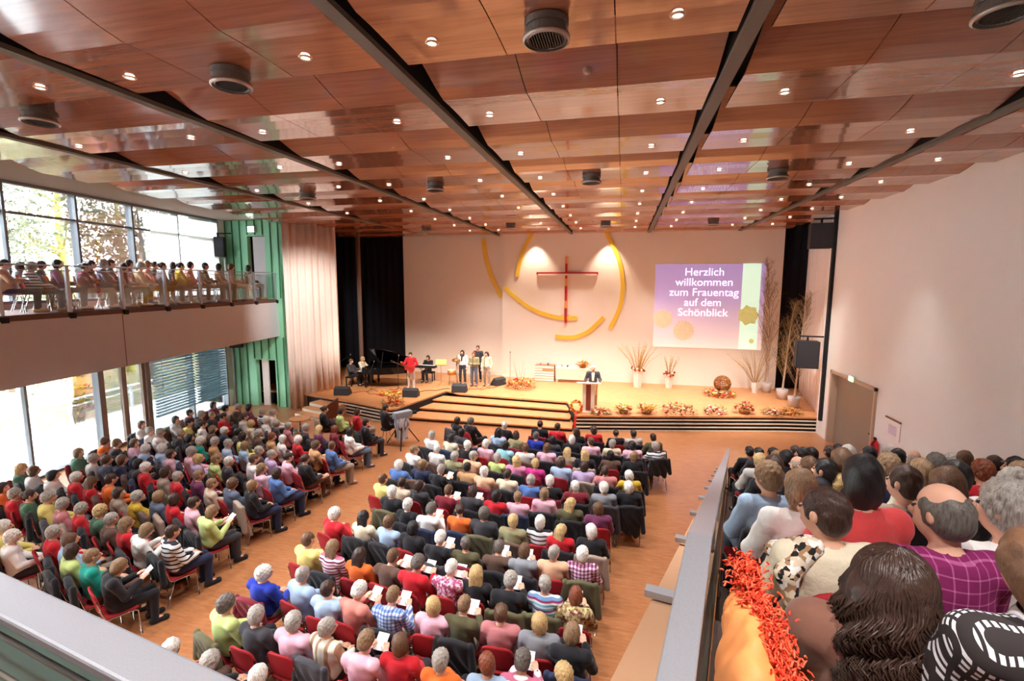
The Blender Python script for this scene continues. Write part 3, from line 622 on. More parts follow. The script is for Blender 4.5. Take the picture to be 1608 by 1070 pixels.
# ---------------------------------------------------------------- things on the stage
def bouquet(loc, r, h, cols, label, cont=None, twigs=0, name='flower_arrangement', leaf=(120, 112, 50), seed=0, n=26, flat=False):
    g = random.Random(seed); t = thing(name, label, 'flowers', loc, g.uniform(0, 6)); fm = MB(); lf = MB(); cols = [mat('blossom %d %d %d' % c, c, 0.7, noise=0.15) for c in cols]
    z0 = 0.0
    if cont:
        c = MB()
        if cont == 'basket': c.lathe([(r * .5, 0), (r * .62, r * .25), (r * .66, r * .45), (r * .6, r * .45), (r * .5, r * .3)], 14); z0 = r * .35
        c.obj(cont, mat('wicker', (150, 96, 52), 0.8, noise=0.35, nscale=70), t, True)
    for k in range(n):
        a = g.uniform(0, 2 * PI); q = r * math.sqrt(g.random()); z = z0 + h * (g.uniform(.15, 1) * (1 - .5 * (q / r) ** 2)); s = g.uniform(.03, .065) * (1.2 if flat else 1)
        fm.blob((q * math.cos(a), q * math.sin(a), z), (s, s, s * .7), 7, g.randrange(len(cols)), .25)
    for k in range(n * 5):
        a = g.uniform(0, 2 * PI); q = r * 1.1 * math.sqrt(g.random()); z = z0 + h * g.uniform(0, .9) * (1 - .4 * q / r); p = Vector((q * math.cos(a), q * math.sin(a), z)); d = Vector((math.cos(a), math.sin(a), g.uniform(-.2, .9))).normalized(); L = g.uniform(.07, .16); w = d.cross(Vector((0, 0, 1))).normalized() * L * .25
        lf.add([p, p + d * L * .5 + w, p + d * L, p + d * L * .5 - w], [(0, 1, 2, 3)], k % 2)
    fm.obj('blossoms', cols, t, True); lf.obj('leaves', [mat('leaf %d %d %d' % leaf, leaf, 0.7, noise=0.3), mat('autumn leaf', (176, 106, 46), 0.7, noise=0.3)], t)
    if twigs:
        tw = MB()
        for k in range(twigs):
            a = g.uniform(0, 2 * PI); L = h * g.uniform(1.4, 2.4); p = Vector((0, 0, z0)); d = Vector((math.cos(a) * .35, math.sin(a) * .35, 1)); tw.tube([p, p + d * L * .5, p + d * L + Vector((g.uniform(-.1, .1), 0, 0))], [.008, .006, .002], 5)
        tw.obj('twigs', mat('bare twig', (120, 84, 60), 0.8), t)
    return t
REDY = [(214, 60, 40), (236, 176, 50), (226, 120, 40), (240, 210, 120)]; MIX = [(236, 200, 70), (206, 70, 50), (240, 226, 200), (170, 60, 70)]
bouquet((-4.62, 21.9, ZS), .62, .55, REDY + [(226, 40, 60)], 'wide red and yellow flower arrangement with long bare twigs below the separate wall board', None, 7, seed=1, n=70)
for i, (x, y, r, h, cols, lab) in enumerate([(-0.72, 18.2, .34, .2, MIX, 'low flower arrangement on the stage edge beside the lectern'), (0.13, 18.35, .27, .3, MIX, 'yellow flower basket on the stage edge, second from the lectern'), (0.97, 18.55, .30, .3, REDY, 'orange flower basket on the stage edge, third from the lectern'),
        (2.14, 18.85, .62, .42, [(176, 40, 70), (120, 80, 60), (200, 90, 60), (226, 190, 150)], 'widest wine-red arrangement in the row along the stage edge'), (3.52, 19.2, .36, .34, [(190, 50, 70), (236, 226, 220), (120, 70, 60)], 'red and white arrangement on the stage edge between widest and crate ones'),
        (4.61, 19.45, .33, .34, [(176, 50, 60), (190, 120, 80)], 'crate-like brown arrangement on the stage edge with one dark red bloom'), (5.62, 19.55, .34, .22, [(226, 200, 180), (170, 90, 70)], 'small pale arrangement on the stage edge, second from the white curtain'), (6.3, 19.75, .34, .24, [(220, 150, 80), (200, 120, 60)], 'orange leaf arrangement on the stage edge by the white curtain')]):
    bouquet((x, y, ZS), r, h, cols, lab, 'basket' if i in (1, 2, 5) else None, 0, seed=10 + i, n=int(60 * r + 6))
bouquet((-8.95, 17.6, ZS), .38, .4, REDY, 'red and orange flowers on the stage corner above the camera operator', None, 0, seed=30, n=30)
bouquet((-9.9, 19.2, ZS), .5, .12, REDY, 'flat scatter of autumn leaves and blossoms in front of the grand piano', None, 0, seed=31, n=26, flat=True)
bouquet((4.25, 22.5, ZS), .62, .18, [(240, 220, 90), (226, 110, 60), (236, 190, 160), (200, 60, 50)], 'spread of yellow and orange blossoms spilling in front of the wicker ball', None, 0, seed=33, n=60, flat=True)
wb_ = thing('wicker_ball', 'large brown wicker ball basket filled with flowers at the back of the stage', 'basket', (4.52, 23.3, ZS))
b = MB()
for k in range(16):
    a = PI * k / 16; b.tube([(.36 * math.cos(t) * math.cos(a), .36 * math.cos(t) * math.sin(a), .36 + .36 * math.sin(t)) for t in np.linspace(0, 2 * PI, 25)[:-1]], .014, 5, closed=True)
for z in np.linspace(-.28, .3, 8): b.tube([(math.sqrt(.36 ** 2 - z * z) * math.cos(t), math.sqrt(.36 ** 2 - z * z) * math.sin(t), .36 + z) for t in np.linspace(0, 2 * PI, 25)[:-1]], .012, 5, closed=True)
b.obj('wicker', MATS['wicker'], wb_, True)
b = MB()
for k in range(40):
    d = Vector((random.gauss(0, 1), random.gauss(-.6, .7), random.gauss(-.2, 1))).normalized() * .31; b.blob(d + Vector((0, 0, .36)), random.uniform(.04, .07), 7, k % 4, .2)
b.obj('blossoms', [mat('blossom %d %d %d' % c, c, 0.7, noise=0.15) for c in REDY], wb_, True)
def branch_vase(loc, h, r, nb, L, label, blossom, ribbon=True, seed=0, spread=.8):
    g = random.Random(seed); t = thing('branch_vase', label, 'vase', loc)
    MB().lathe([(r * .7, 0), (r, h), (r * .9, h), (r * .62, .04)], 4).obj('vase', mat('white ceramic vase', (240, 234, 228), 0.35), t)
    tw = MB(); bl = MB()
    for k in range(nb):
        a = g.uniform(0, 2 * PI); q = g.uniform(.15, spread); p = Vector((0, 0, h * .6)); tip = Vector((math.cos(a) * q * L, math.sin(a) * q * L * .6, h + L * g.uniform(.65, 1.0) * (1 - .25 * q))); mid = (p + tip) / 2 + Vector((0, 0, .12 * L)); tw.tube([p, mid, tip], [.010, .008, .003], 5)
        for j in range(10):
            u = g.uniform(.45, 1); c = (p * (1 - u) ** 2 + mid * 2 * u * (1 - u) + tip * u * u) + Vector((g.gauss(0, .03), g.gauss(0, .03), g.gauss(0, .03))); d = Vector((g.gauss(0, 1), g.gauss(0, 1), g.gauss(.5, 1))).normalized() * g.uniform(.03, .07); w = d.cross(Vector((0, 0, 1))).normalized() * .018
            bl.add([c, c + d * .5 + w, c + d, c + d * .5 - w], [(0, 1, 2, 3)])
    tw.obj('branches', mat('willow branch', (170, 128, 60), 0.8), t); bl.obj('catkins', mat('catkin %d %d %d' % blossom, blossom, 0.8, noise=0.3), t)
    if ribbon:
        w = MB()
        for k in range(18):
            a = 2 * PI * k / 18; w.blob((r * 1.15 * math.cos(a), r * 1.15 * math.sin(a), h + g.uniform(-.02, .12)), .06, 6, k % 2, .3)
        w.obj('flower_collar', [mat('wine-red bloom', (150, 40, 50), 0.7), mat('cream bloom', (230, 206, 170), 0.7)], t, True)
    return t
branch_vase((0.77, 23.3, ZS), .82, .24, 34, 1.5, 'taller white vase of yellow willow branches against the stage wall', (214, 178, 60), True, 3)
branch_vase((2.2, 23.5, ZS), .62, .2, 16, 1.0, 'smaller white vase with red collar of flowers beside the willow vase', (190, 176, 90), True, 4, .45)
branch_vase((5.9, 23.3, ZS), .5, .16, 22, 1.75, 'slim vase of yellow flowering branches in front of the birch branches', (206, 178, 66), False, 5, .75)
def birch(loc, h, label, seed, lean=0.0, col=(150, 118, 92), nbr=46):
    g = random.Random(seed); t = thing('birch_branch', label, 'potted tree', loc)
    MB().lathe([(.17, 0), (.24, .42), (.22, .44), (.20, .40)], 18).obj('pot', mat('grey-white pot', (206, 198, 196), 0.6), t, True)
    tk = MB(); pts = [Vector((lean * u * u + .03 * math.sin(5 * u), 0, .2 + h * u)) for u in np.linspace(0, 1, 8)]; tk.tube(pts, [.04 * (1 - .85 * u) + .004 for u in np.linspace(0, 1, 8)], 7); tw = MB()
    for k in range(nbr):
        u = g.uniform(.16, .97); p = Vector((lean * u * u, 0, .2 + h * u)); a = g.uniform(0, 2 * PI); L = h * .26 * (1.05 - u) + .22; d = Vector((math.cos(a) * .55, math.sin(a) * .45, 1)).normalized(); q1 = p + d * L * .5; q2 = p + d * L + Vector((0, 0, .1 * L)); tw.tube([p, q1, q2], [.009, .006, .002], 4)
        for j in range(13):
            v = g.uniform(.2, 1); s = p + (q2 - p) * v; e = s + Vector((g.gauss(0, .13), g.gauss(0, .13), g.uniform(.08, .26))) * (0.6 + .25 * h / 4); tw.tube([s, (s + e) / 2 + Vector((0, 0, .02)), e], [.004, .003, .0012], 3)
    tk.obj('trunk', mat('birch bark', (196, 172, 150), 0.8, noise=0.3, nscale=9), t, True); tw.obj('twigs', mat('twig %d %d %d' % col, col, 0.8), t); return t
birch((6.45, 23.6, ZS), 5.6, 'tallest bare birch branch in a pot against the projected slide', 5, -.25, (150, 116, 94), 60)
birch((6.72, 22.3, ZS), 3.9, 'bare birch branch in a pale pot before the narrow black cloth', 6, .3, (140, 112, 70), 56)
birch((6.75, 20.9, ZS), 4.2, 'slender birch branch in the front pot by the white curtain', 7, .25, (158, 128, 96), 56)
# lectern, wreath
le = thing('lectern', 'slim white lectern with two posts at the stage edge', 'lectern', (-1.2, 18.35, ZS), rad(4))
WL = mat('white lacquer', (244, 232, 216), 0.35, noise=0.02)
for x in (-.16, .16): bevel(MB().box((x - .07, -.06, .03), (x + .07, .06, 1.08)).obj('post', WL, le), .01)
MB().box((-.09, .0, .03), (.09, .03, 1.05)).obj('panel', mat('wine panel', (150, 70, 50), 0.5), le)
bevel(MB().box((-.3, -.24, 0), (.3, .24, .03)).obj('base', WL, le), .01)
bevel(MB().box((-.46, -.26, 1.08), (.46, .26, 1.13), 0, Matrix.Translation((0, 0, 1.08)) @ Matrix.Rotation(rad(-10), 4, 'X') @ Matrix.Translation((0, 0, -1.08))).obj('desk_top', WL, le), .01)
MB().tube([(-.1, .1, 1.1), (-.1, -.02, 1.3), (-.08, .06, 1.42)], .008).obj('microphone', M_black, le, True)
wr = thing('flower_wreath', 'round orange wreath leaning on the lectern foot, red ribbon hanging down', 'wreath', (-1.62, 17.98, ZS))
b = MB()
for k in range(46):
    a = 2 * PI * k / 46; rr_ = .2 + random.uniform(-.035, .035); b.blob((rr_ * math.cos(a), random.uniform(-.03, .03), .25 + rr_ * math.sin(a)), .05, 6, k % 4, .25)
b.obj('wreath_ring', [mat('blossom %d %d %d' % c, c, 0.7, noise=0.15) for c in REDY], wr, True)
MB().add([(-.02, -.06, .05), (.06, -.06, .05), (.05, -.34, -.02), (-.03, -.34, -.02), (.02, -.4, -.5), (-.06, -.4, -.5)], [(0, 1, 2, 3), (3, 2, 4, 5)]).obj('ribbon', mat('red ribbon', (222, 50, 40), 0.5), wr)
# altar furniture
ds = thing('drawer_cabinet', 'low cabinet with pale horizontal drawer fronts against the stage wall', 'cabinet', (-3.75, 23.85, ZS))
MB().box((-.48, -.25, 0), (.48, .25, .8)).obj('body', mat('cabinet gap brown', (170, 120, 84), 0.6), ds)
for k in range(6): bevel(MB().box((-.48, -.275, .02 + .13 * k), (.48, -.25, .12 + .13 * k)).obj('drawer', WL, ds), .004)
MB().box((-.1, -.285, .54), (.46, -.276, .64)).obj('drawer_inlay', mat('amber inlay', (206, 140, 90), 0.5), ds)
tb_ = thing('altar_table', 'low table under a pale pink cloth beside the drawer cabinet', 'table', (-2.35, 23.8, ZS))
MB().box((-.82, -.28, .70), (.82, .28, .74)).obj('table_top', WL, tb_); MB().box((-.8, -.285, .16), (.8, -.27, .7)).obj('cloth', mat('pale pink cloth', (238, 206, 190), 0.85), tb_)
for x in (-.76, .76): 
    for y in (-.24, .24): MB().box((x - .025, y - .025, 0), (x + .025, y + .025, .7)).obj('leg', WL, tb_)
for i, (x, z, lab) in enumerate([(-3.98, .80, 'small candle glass at the outer end of the drawer cabinet'), (-3.6, .80, 'small candle glass at the table end of the drawer cabinet'), (-2.9, .74, 'little white cup on the cloth-covered table nearer the cabinet'), (-2.62, .74, 'little dark cup on the cloth-covered table nearer the lectern')]):
    c = thing('candle_glass' if i < 2 else 'cup', lab, 'candle' if i < 2 else 'cup', (x, 23.8, ZS + z)); MB().lathe([(.04, 0), (.05, .1), (.045, .1), (.03, .02)], 12).obj('bowl', mat('smoked glass', (170, 150, 130), 0.2) if i % 2 == 0 else M_beam, c, True); MB().lathe([(.012, .05), (.01, .15)], 8).obj('wick_candle' if i < 2 else 'spoon', M_slat, c, True)
bouquet((-1.85, 23.8, ZS + .74), .26, .26, [(240, 196, 40), (226, 150, 40), (214, 60, 40)], 'bowl of yellow and red flowers on the cloth-covered table', 'basket', 0, seed=40, n=24)
# grand piano, bench, keyboard
gp = thing('grand_piano', 'black grand piano with raised lid beside the stage curtain', 'piano', (-11.75, 20.75, ZS), 0)
out = [(0, -.75), (.25, -.75), (.9, -.72), (1.35, -.5), (1.75, -.15), (2.05, .1), (2.1, .4), (1.95, .68), (1.6, .75), (0, .75)]
bevel(MB().prism(out, .66, .98).obj('case', M_blackgloss, gp), .012)
MB().box((-.28, -.74, .66), (.02, .74, .76)).obj('keybed', M_blackgloss, gp)
MB().box((-.26, -.62, .76), (-.09, .62, .785)).obj('white_keys', mat('ivory keys', (240, 236, 226), 0.3, noise=0), gp)
k_ = MB()
for i in range(36): 
    if i % 7 not in (2, 6): k_.box((-.17, -.6 + i * .0335, .785), (-.09, -.585 + i * .0335, .797))
k_.obj('black_keys', M_black, gp)
for nm, (x, y) in (('leg', (.1, -.62)), ('leg', (.1, .62)), ('leg', (1.75, .42))): MB().lathe([(.035, 0), (.04, .05), (.06, .2), (.05, .66)], 12, (x, y, 0)).obj(nm, M_blackgloss, gp, True)
p_ = MB(); p_.box((.0, -.09, .1), (.06, -.05, .66)); p_.box((.0, .05, .1), (.06, .09, .66)); p_.box((-.03, -.12, .05), (.08, .12, .12)); p_.obj('pedal_lyre', M_blackgloss, gp)
LM = Matrix.Translation((0, .75, .985)) @ Matrix.Rotation(rad(-34), 4, 'X') @ Matrix.Translation((0, -.75, 0))
ld = MB(); n = len(out); vs = [LM @ Vector((x, y, z)) for z in (0, .03) for x, y in out[1:-1] + [(.25, .75)]]; m_ = len(vs) // 2
ld.add(vs, [tuple(range(m_ - 1, -1, -1)), tuple(range(m_, 2 * m_))] + [(i, (i + 1) % m_, m_ + (i + 1) % m_, m_ + i) for i in range(m_)]).obj('lid', M_blackgloss, gp)
MB().tube([(.9, -.6, .98), (.9, -.36, 1.66)], .012).obj('lid_prop', M_black, gp, True)
MB().box((.12, -.35, .98), (.15, .35, 1.22), 0, Matrix.Translation((.12, 0, .98)) @ Matrix.Rotation(rad(14), 4, 'Y') @ Matrix.Translation((-.12, 0, -.98))).obj('music_desk', M_blackgloss, gp)
def bench(loc, rz, label):
    t = thing('piano_bench', label, 'bench', loc, rz); bevel(MB().box((-.32, -.17, .40), (.32, .17, .47)).obj('seat', M_black, t), .02)
    for x in (-.28, .28):
        for y in (-.13, .13): MB().box((x - .02, y - .02, 0), (x + .02, y + .02, .4)).obj('leg', M_black, t)
bench((-12.55, 20.45, ZS), PI / 2, 'black piano bench under the dark-suited pianist'); bench((-9.45, 22.35, ZS), 0, 'black bench behind the electronic keyboard'); bench((-12.45, 21.25, ZS), PI / 2, 'black bench of the page turner beside the pianist')
kb = thing('electronic_keyboard', 'black electronic keyboard on a crossed stand in front of the separate wall board', 'keyboard', (-9.45, 21.85, ZS), PI)
bevel(MB().box((-.62, -.16, .76), (.62, .16, .86)).obj('body', M_black, kb), .01); MB().box((-.56, -.15, .86), (.56, -.02, .875)).obj('keys', MATS['ivory keys'], kb)
for s_ in (-1, 1): MB().tube([(-.35 * s_, -.15, .02), (.35 * s_, -.15, .75)], .015).obj('leg', M_frame, kb, True)
MB().tube([(-.35, -.15, .02), (-.35, .2, .02)], .015).obj('foot', M_frame, kb, True)
def mic(loc, rz, h, label, boom=True):
    t = thing('microphone_stand', label, 'microphone stand', loc, rz); q = MB()
    for k in range(3): a = 2 * PI * k / 3; q.tube([(0, 0, .12), (.28 * math.cos(a), .28 * math.sin(a), .01)], .009, 6)
    q.obj('tripod', M_black, t); MB().tube([(0, 0, .08), (0, 0, h)], .01, 8).obj('pole', M_black, t)
    e = (0, .45, h + .28) if boom else (0, .02, h + .04)
    if boom: MB().tube([(0, -.2, h - .12), e], .008, 6).obj('boom', M_black, t)
    MB().blob((e[0], e[1], e[2] + .02), (.028, .028, .045), 10).obj('microphone', M_beam, t, True)
mic((-9.9, 19.95, ZS), rad(20), 1.25, 'microphone stand in front of the guitarist'); mic((-7.55, 21.35, ZS), rad(0), 1.4, 'microphone stand before the singer in the dark scarf', False); mic((-6.75, 21.25, ZS), 0, 1.4, 'microphone stand before the middle singer', False)
mic((-6.2, 21.3, ZS), 0, 1.4, 'microphone stand before the long-haired singer', False); mic((-12.9, 20.1, ZS), rad(-60), 1.2, 'microphone stand behind the pianist'); mic((-5.35, 22.9, ZS), 0, 1.45, 'bare microphone stand near the edge of the separate wall board', False); mic((-11.0, 19.5, ZS), rad(10), 1.0, 'low microphone stand at the near side of the grand piano')
def wedge(loc, rz, label, tip=0.0):
    t = thing('stage_monitor', label, 'loudspeaker', loc, rz); m = MB(); x = .33
    m.add([(-x, -.2, 0), (x, -.2, 0), (x, .24, 0), (-x, .24, 0), (-x, -.16, .3), (x, -.16, .3), (x, .02, .38), (-x, .02, .38), (-x, .24, .1), (x, .24, .1)], [(0, 3, 2, 1), (0, 1, 5, 4), (4, 5, 6, 7), (7, 6, 9, 8), (8, 9, 2, 3), (0, 4, 7, 8, 3), (1, 2, 9, 6, 5)])
    bevel(m.obj('cabinet', mat('dark grey cabinet', (50, 50, 54), 0.6), t), .012)
    MB().add([(-.29, .04, .375), (.29, .04, .375), (.29, .225, .13), (-.29, .225, .13)], [(0, 3, 2, 1)]).obj('grille', GRL, t)
wedge((-11.9, 18.6, ZS), rad(10), 'black wedge monitor at the stage edge in front of the pianist'); wedge((-8.85, 19.0, ZS), rad(5), 'black wedge monitor at the stage edge in front of the guitarist')
wedge((-7.1, 20.35, ZS), rad(5), 'black wedge monitor at the top of the steps in front of the singers'); wedge((-5.75, 22.2, ZS), rad(60), 'black wedge monitor beside the wide flower arrangement')
ms = thing('music_stand', 'gold-coloured music stand between keyboard and singers', 'music stand', (-8.35, 21.3, ZS), rad(10)); GO = mat('brass tube', (206, 140, 70), 0.35, 0.4)
MB().tube([(0, 0, 0.1), (0, 0, 1.0)], .012).obj('pole', GO, ms); MB().box((-.28, -.02, 1.0), (.28, .0, 1.03), 0).obj('ledge', GO, ms); MB().box((-.26, .0, 1.0), (.26, .02, 1.3), 0, Matrix.Translation((0, 0, 1)) @ Matrix.Rotation(rad(-25), 4, 'X') @ Matrix.Translation((0, 0, -1))).obj('desk', GO, ms)
q = MB()
for k in range(3): a = 2 * PI * k / 3; q.tube([(0, 0, .2), (.3 * math.cos(a), .3 * math.sin(a), .01)], .01, 6)
q.obj('tripod', GO, ms)
dm = thing('drum', 'shallow amber drum with a tilted cymbal beside the singer in the dark scarf', 'drum', (-7.98, 21.75, ZS))
MB().lathe([(.2, .5), (.2, .72)], 22).obj('shell', GO, dm, True); MB().lathe([(.2, .721), (.2, .73)], 22).obj('skin', M_slat, dm)
for k in range(3): a = 2 * PI * k / 3 + .4; MB().tube([(.19 * math.cos(a), .19 * math.sin(a), .6), (.26 * math.cos(a), .26 * math.sin(a), 0)], .012).obj('leg', M_chrome, dm)
MB().tube([(.2, .1, 0), (.2, .1, 1.2)], .01).obj('cymbal_pole', M_chrome, dm); MB().lathe([(.2, 0), (.03, .03), (.02, .035)], 22, mtx=Matrix.Translation((.2, .1, 1.2)) @ Matrix.Rotation(rad(20), 4, 'X')).obj('cymbal', GO, dm, True)
for i, (pts, c, lab) in enumerate([([(-12.2, 18.9), (-11.2, 19.3), (-10.3, 18.8), (-9.4, 19.1)], (170, 90, 40), 'orange-brown cable lying in front of the piano monitor'), ([(-10.4, 20.0), (-9.2, 19.6), (-8.5, 20.2), (-7.6, 20.9)], (60, 40, 36), 'dark cable lying between guitarist and music stand'), ([(-7.4, 20.9), (-6.5, 20.9), (-5.9, 21.4), (-5.6, 22.0)], (150, 70, 40), 'rust-coloured cable lying in front of the singers')]):
    P = []
    for a in range(len(pts) - 1):
        for u in np.linspace(0, 1, 9)[:-1]: P.append((pts[a][0] + (pts[a + 1][0] - pts[a][0]) * u, pts[a][1] + (pts[a + 1][1] - pts[a][1]) * u + .12 * math.sin(9 * u + a), ZS + .015))
    tag(MB().tube(P, .014, 6).obj('cable', mat('cable %d' % i, c, 0.6), None, True), lab, 'cable')
rt = thing('round_table', 'small round wooden table beside the side stairs', 'table', (-11.5, 15.15, 0))
MB().lathe([(.34, .46), (.37, .48), (.37, .51), (.35, .52)], 30).obj('table_top', M_woodlight, rt, True); MB().lathe([(.05, 0.03), (.04, .46)], 12).obj('column', M_chrome, rt, True); MB().lathe([(.28, 0), (.26, .03)], 24).obj('foot', M_chrome, rt, True)
# video camera on its tripod
tv = thing('video_camera', 'video camera under a silvery striped cover on a tripod by the steps', 'camera', (-7.15, 14.6, 0), rad(-35)); tv.scale = (1, 1, .84)
for k, a in enumerate((-.6, 1.5, 3.6)): MB().tube([(0, 0, 1.05), (.62 * math.cos(a), .62 * math.sin(a), .02)], .02, 8).obj('leg', M_black, tv)
MB().lathe([(.06, 1.0), (.08, 1.15)], 14).obj('head', M_black, tv, True)
bevel(MB().box((-.13, -.3, 1.15), (.13, .35, 1.42)).obj('body', mat('camera grey', (150, 156, 166), 0.5, noise=0.35, nscale=22), tv), .03); MB().lathe([(.07, 0), (.08, .18), (.075, .2)], 18, mtx=Matrix.Translation((0, .34, 1.28)) @ Matrix.Rotation(-PI / 2, 4, 'X')).obj('lens', M_black, tv, True)
cv = MB(); seg = 26
for j in range(7):
    for k in range(seg): a = 2 * PI * k / seg; r_ = .17 + .035 * math.sin(6 * a + j * .4) + .03 * math.sin(j); cv.v.append((r_ * math.cos(a), r_ * 1.15 * math.sin(a), 1.18 - .15 * j))
cv.f = [(j * seg + k, (j + 1) * seg + k, (j + 1) * seg + (k + 1) % seg, j * seg + (k + 1) % seg) for j in range(6) for k in range(seg)]; cv.m = [0] * len(cv.f)
cv.obj('rain_cover', pattern('silver striped cover', stripes(0, .07, [(206, 212, 224), (206, 212, 224), (120, 126, 142)]), 0.5), tv, True)
# ---------------------------------------------------------------- people: one smooth skin per pose from a distance field
class Field:
    def __init__(s, lo, hi, h):
        s.h = h; s.lo = np.array(lo, np.float32); s.n = np.ceil((np.array(hi) - s.lo) / h).astype(int) + 1
        s.ax = [s.lo[i] + h * np.arange(s.n[i], dtype=np.float32) for i in range(3)]
        s.d = np.full(s.n, 0.2, np.float32)
    def region(s, c0, c1, m):
        i0 = np.maximum(0, ((np.minimum(c0, c1) - m - s.lo) / s.h).astype(int)); i1 = np.minimum(s.n, ((np.maximum(c0, c1) + m - s.lo) / s.h).astype(int) + 2)
        if (i1 <= i0).any(): return None
        sl = tuple(slice(a, b) for a, b in zip(i0, i1))
        return sl, np.meshgrid(*[s.ax[k][sl[k]] for k in range(3)], indexing='ij')
    def put(s, sl, f, k, sub=False):
        d = s.d[sl]
        if sub: s.d[sl] = np.maximum(d, -f); return
        if k > 0:
            hh = np.maximum(k - np.abs(d - f), 0) / k; s.d[sl] = np.minimum(d, f) - hh * hh * k * 0.25
        else: s.d[sl] = np.minimum(d, f)
    def cap(s, a, b, ra, rb=None, k=0.02, sub=False):
        rb = ra if rb is None else rb; a = np.array(a, np.float32); b = np.array(b, np.float32)
        r = s.region(a, b, max(ra, rb) + k + 0.03)
        if r is None: return
        sl, (X, Y, Z) = r; ab = b - a; L = float(ab @ ab) + 1e-9
        t = np.clip(((X - a[0]) * ab[0] + (Y - a[1]) * ab[1] + (Z - a[2]) * ab[2]) / L, 0, 1)
        f = np.sqrt((X - a[0] - t * ab[0]) ** 2 + (Y - a[1] - t * ab[1]) ** 2 + (Z - a[2] - t * ab[2]) ** 2) - (ra + (rb - ra) * t)
        s.put(sl, f, k, sub)
    def ell(s, c, r, R=None, k=0.02, sub=False, noise=None):
        c = np.array(c, np.float32); m = max(r); q = s.region(c, c, m + k + 0.03)
        if q is None: return
        sl, (X, Y, Z) = q; P = np.stack([X - c[0], Y - c[1], Z - c[2]], -1)
        if R is not None: P = P @ np.array(R, np.float32)
        e = P / np.array(r, np.float32); n0 = np.sqrt((e * e).sum(-1)); e2 = P / np.array(r, np.float32) ** 2; n1 = np.sqrt((e2 * e2).sum(-1)) + 1e-6
        f = n0 * (n0 - 1) / n1
        if noise is not None: f = f + noise(P)
        s.put(sl, f, k, sub)
    def clip(s, fn):
        X, Y, Z = np.meshgrid(*s.ax, indexing='ij', sparse=True); s.d = np.maximum(s.d, fn(X, Y, Z).astype(np.float32))
    def mesh(s, name, mats, index=None):
        d = s.d; d[0], d[-1] = np.maximum(d[0], .01), np.maximum(d[-1], .01); d[:, 0] = np.maximum(d[:, 0], .01); d[:, -1] = np.maximum(d[:, -1], .01); d[:, :, 0] = np.maximum(d[:, :, 0], .01); d[:, :, -1] = np.maximum(d[:, :, -1], .01)
        ins = d < 0; n = np.array(d.shape); cor = [(i, j, k) for i in (0, 1) for j in (0, 1) for k in (0, 1)]
        def sh(a, o): return a[o[0]:n[0] - 1 + o[0], o[1]:n[1] - 1 + o[1], o[2]:n[2] - 1 + o[2]]
        cnt = sum(sh(ins, o).astype(np.int8) for o in cor); act = (cnt > 0) & (cnt < 8)
        idx = np.full(act.shape, -1, np.int64); cells = np.argwhere(act); idx[act] = np.arange(len(cells))
        acc = np.zeros((len(cells), 3)); num = np.zeros(len(cells)); ci = tuple(cells.T)
        for a in range(8):
            for b in range(a + 1, 8):
                A, B = np.array(cor[a]), np.array(cor[b])
                if np.abs(A - B).sum() != 1: continue
                va = sh(d, cor[a])[ci]; vb = sh(d, cor[b])[ci]; m = (va < 0) != (vb < 0)
                t = np.where(m, va / (va - vb + 1e-12), 0)
                acc += np.where(m[:, None], A + (B - A) * t[:, None], 0); num += m
        V = s.lo + s.h * (cells + acc / num[:, None]); F = []
        for ax in range(3):
            o = [0, 0, 0]; o[ax] = 1; u, v = (ax + 1) % 3, (ax + 2) % 3
            s0 = [slice(1, n[k] - 1) for k in range(3)]; s0[ax] = slice(0, n[ax] - 1); s1 = list(s0); s1[ax] = slice(1, n[ax])
            a0 = ins[tuple(s0)]; a1 = ins[tuple(s1)]; e = np.argwhere(a0 != a1); fl = a0[tuple(e.T)]
            base = e.copy(); base[:, u] += 1; base[:, v] += 1
            def cell(du, dv):
                q = base.copy(); q[:, u] += du; q[:, v] += dv; return idx[tuple(q.T)]
            q = np.stack([cell(-1, -1), cell(0, -1), cell(0, 0), cell(-1, 0)], 1); q[~fl] = q[~fl][:, ::-1]; F.append(q)
        F = np.concatenate(F); F = F[(F >= 0).all(1)]
        me = bpy.data.meshes.new(name); me.vertices.add(len(V)); me.vertices.foreach_set('co', V.astype(np.float32).ravel())
        me.loops.add(4 * len(F)); me.loops.foreach_set('vertex_index', F.astype(np.int32).ravel())
        me.polygons.add(len(F)); me.polygons.foreach_set('loop_start', np.arange(0, 4 * len(F), 4, dtype=np.int32)); me.polygons.foreach_set('loop_total', np.full(len(F), 4, np.int32))
        for m in mats: me.materials.append(m)
        if index is not None: me.polygons.foreach_set('material_index', index(V[F].mean(1)).astype(np.int32))
        me.polygons.foreach_set('use_smooth', [True] * len(F)); me.update(); me.validate(); return me

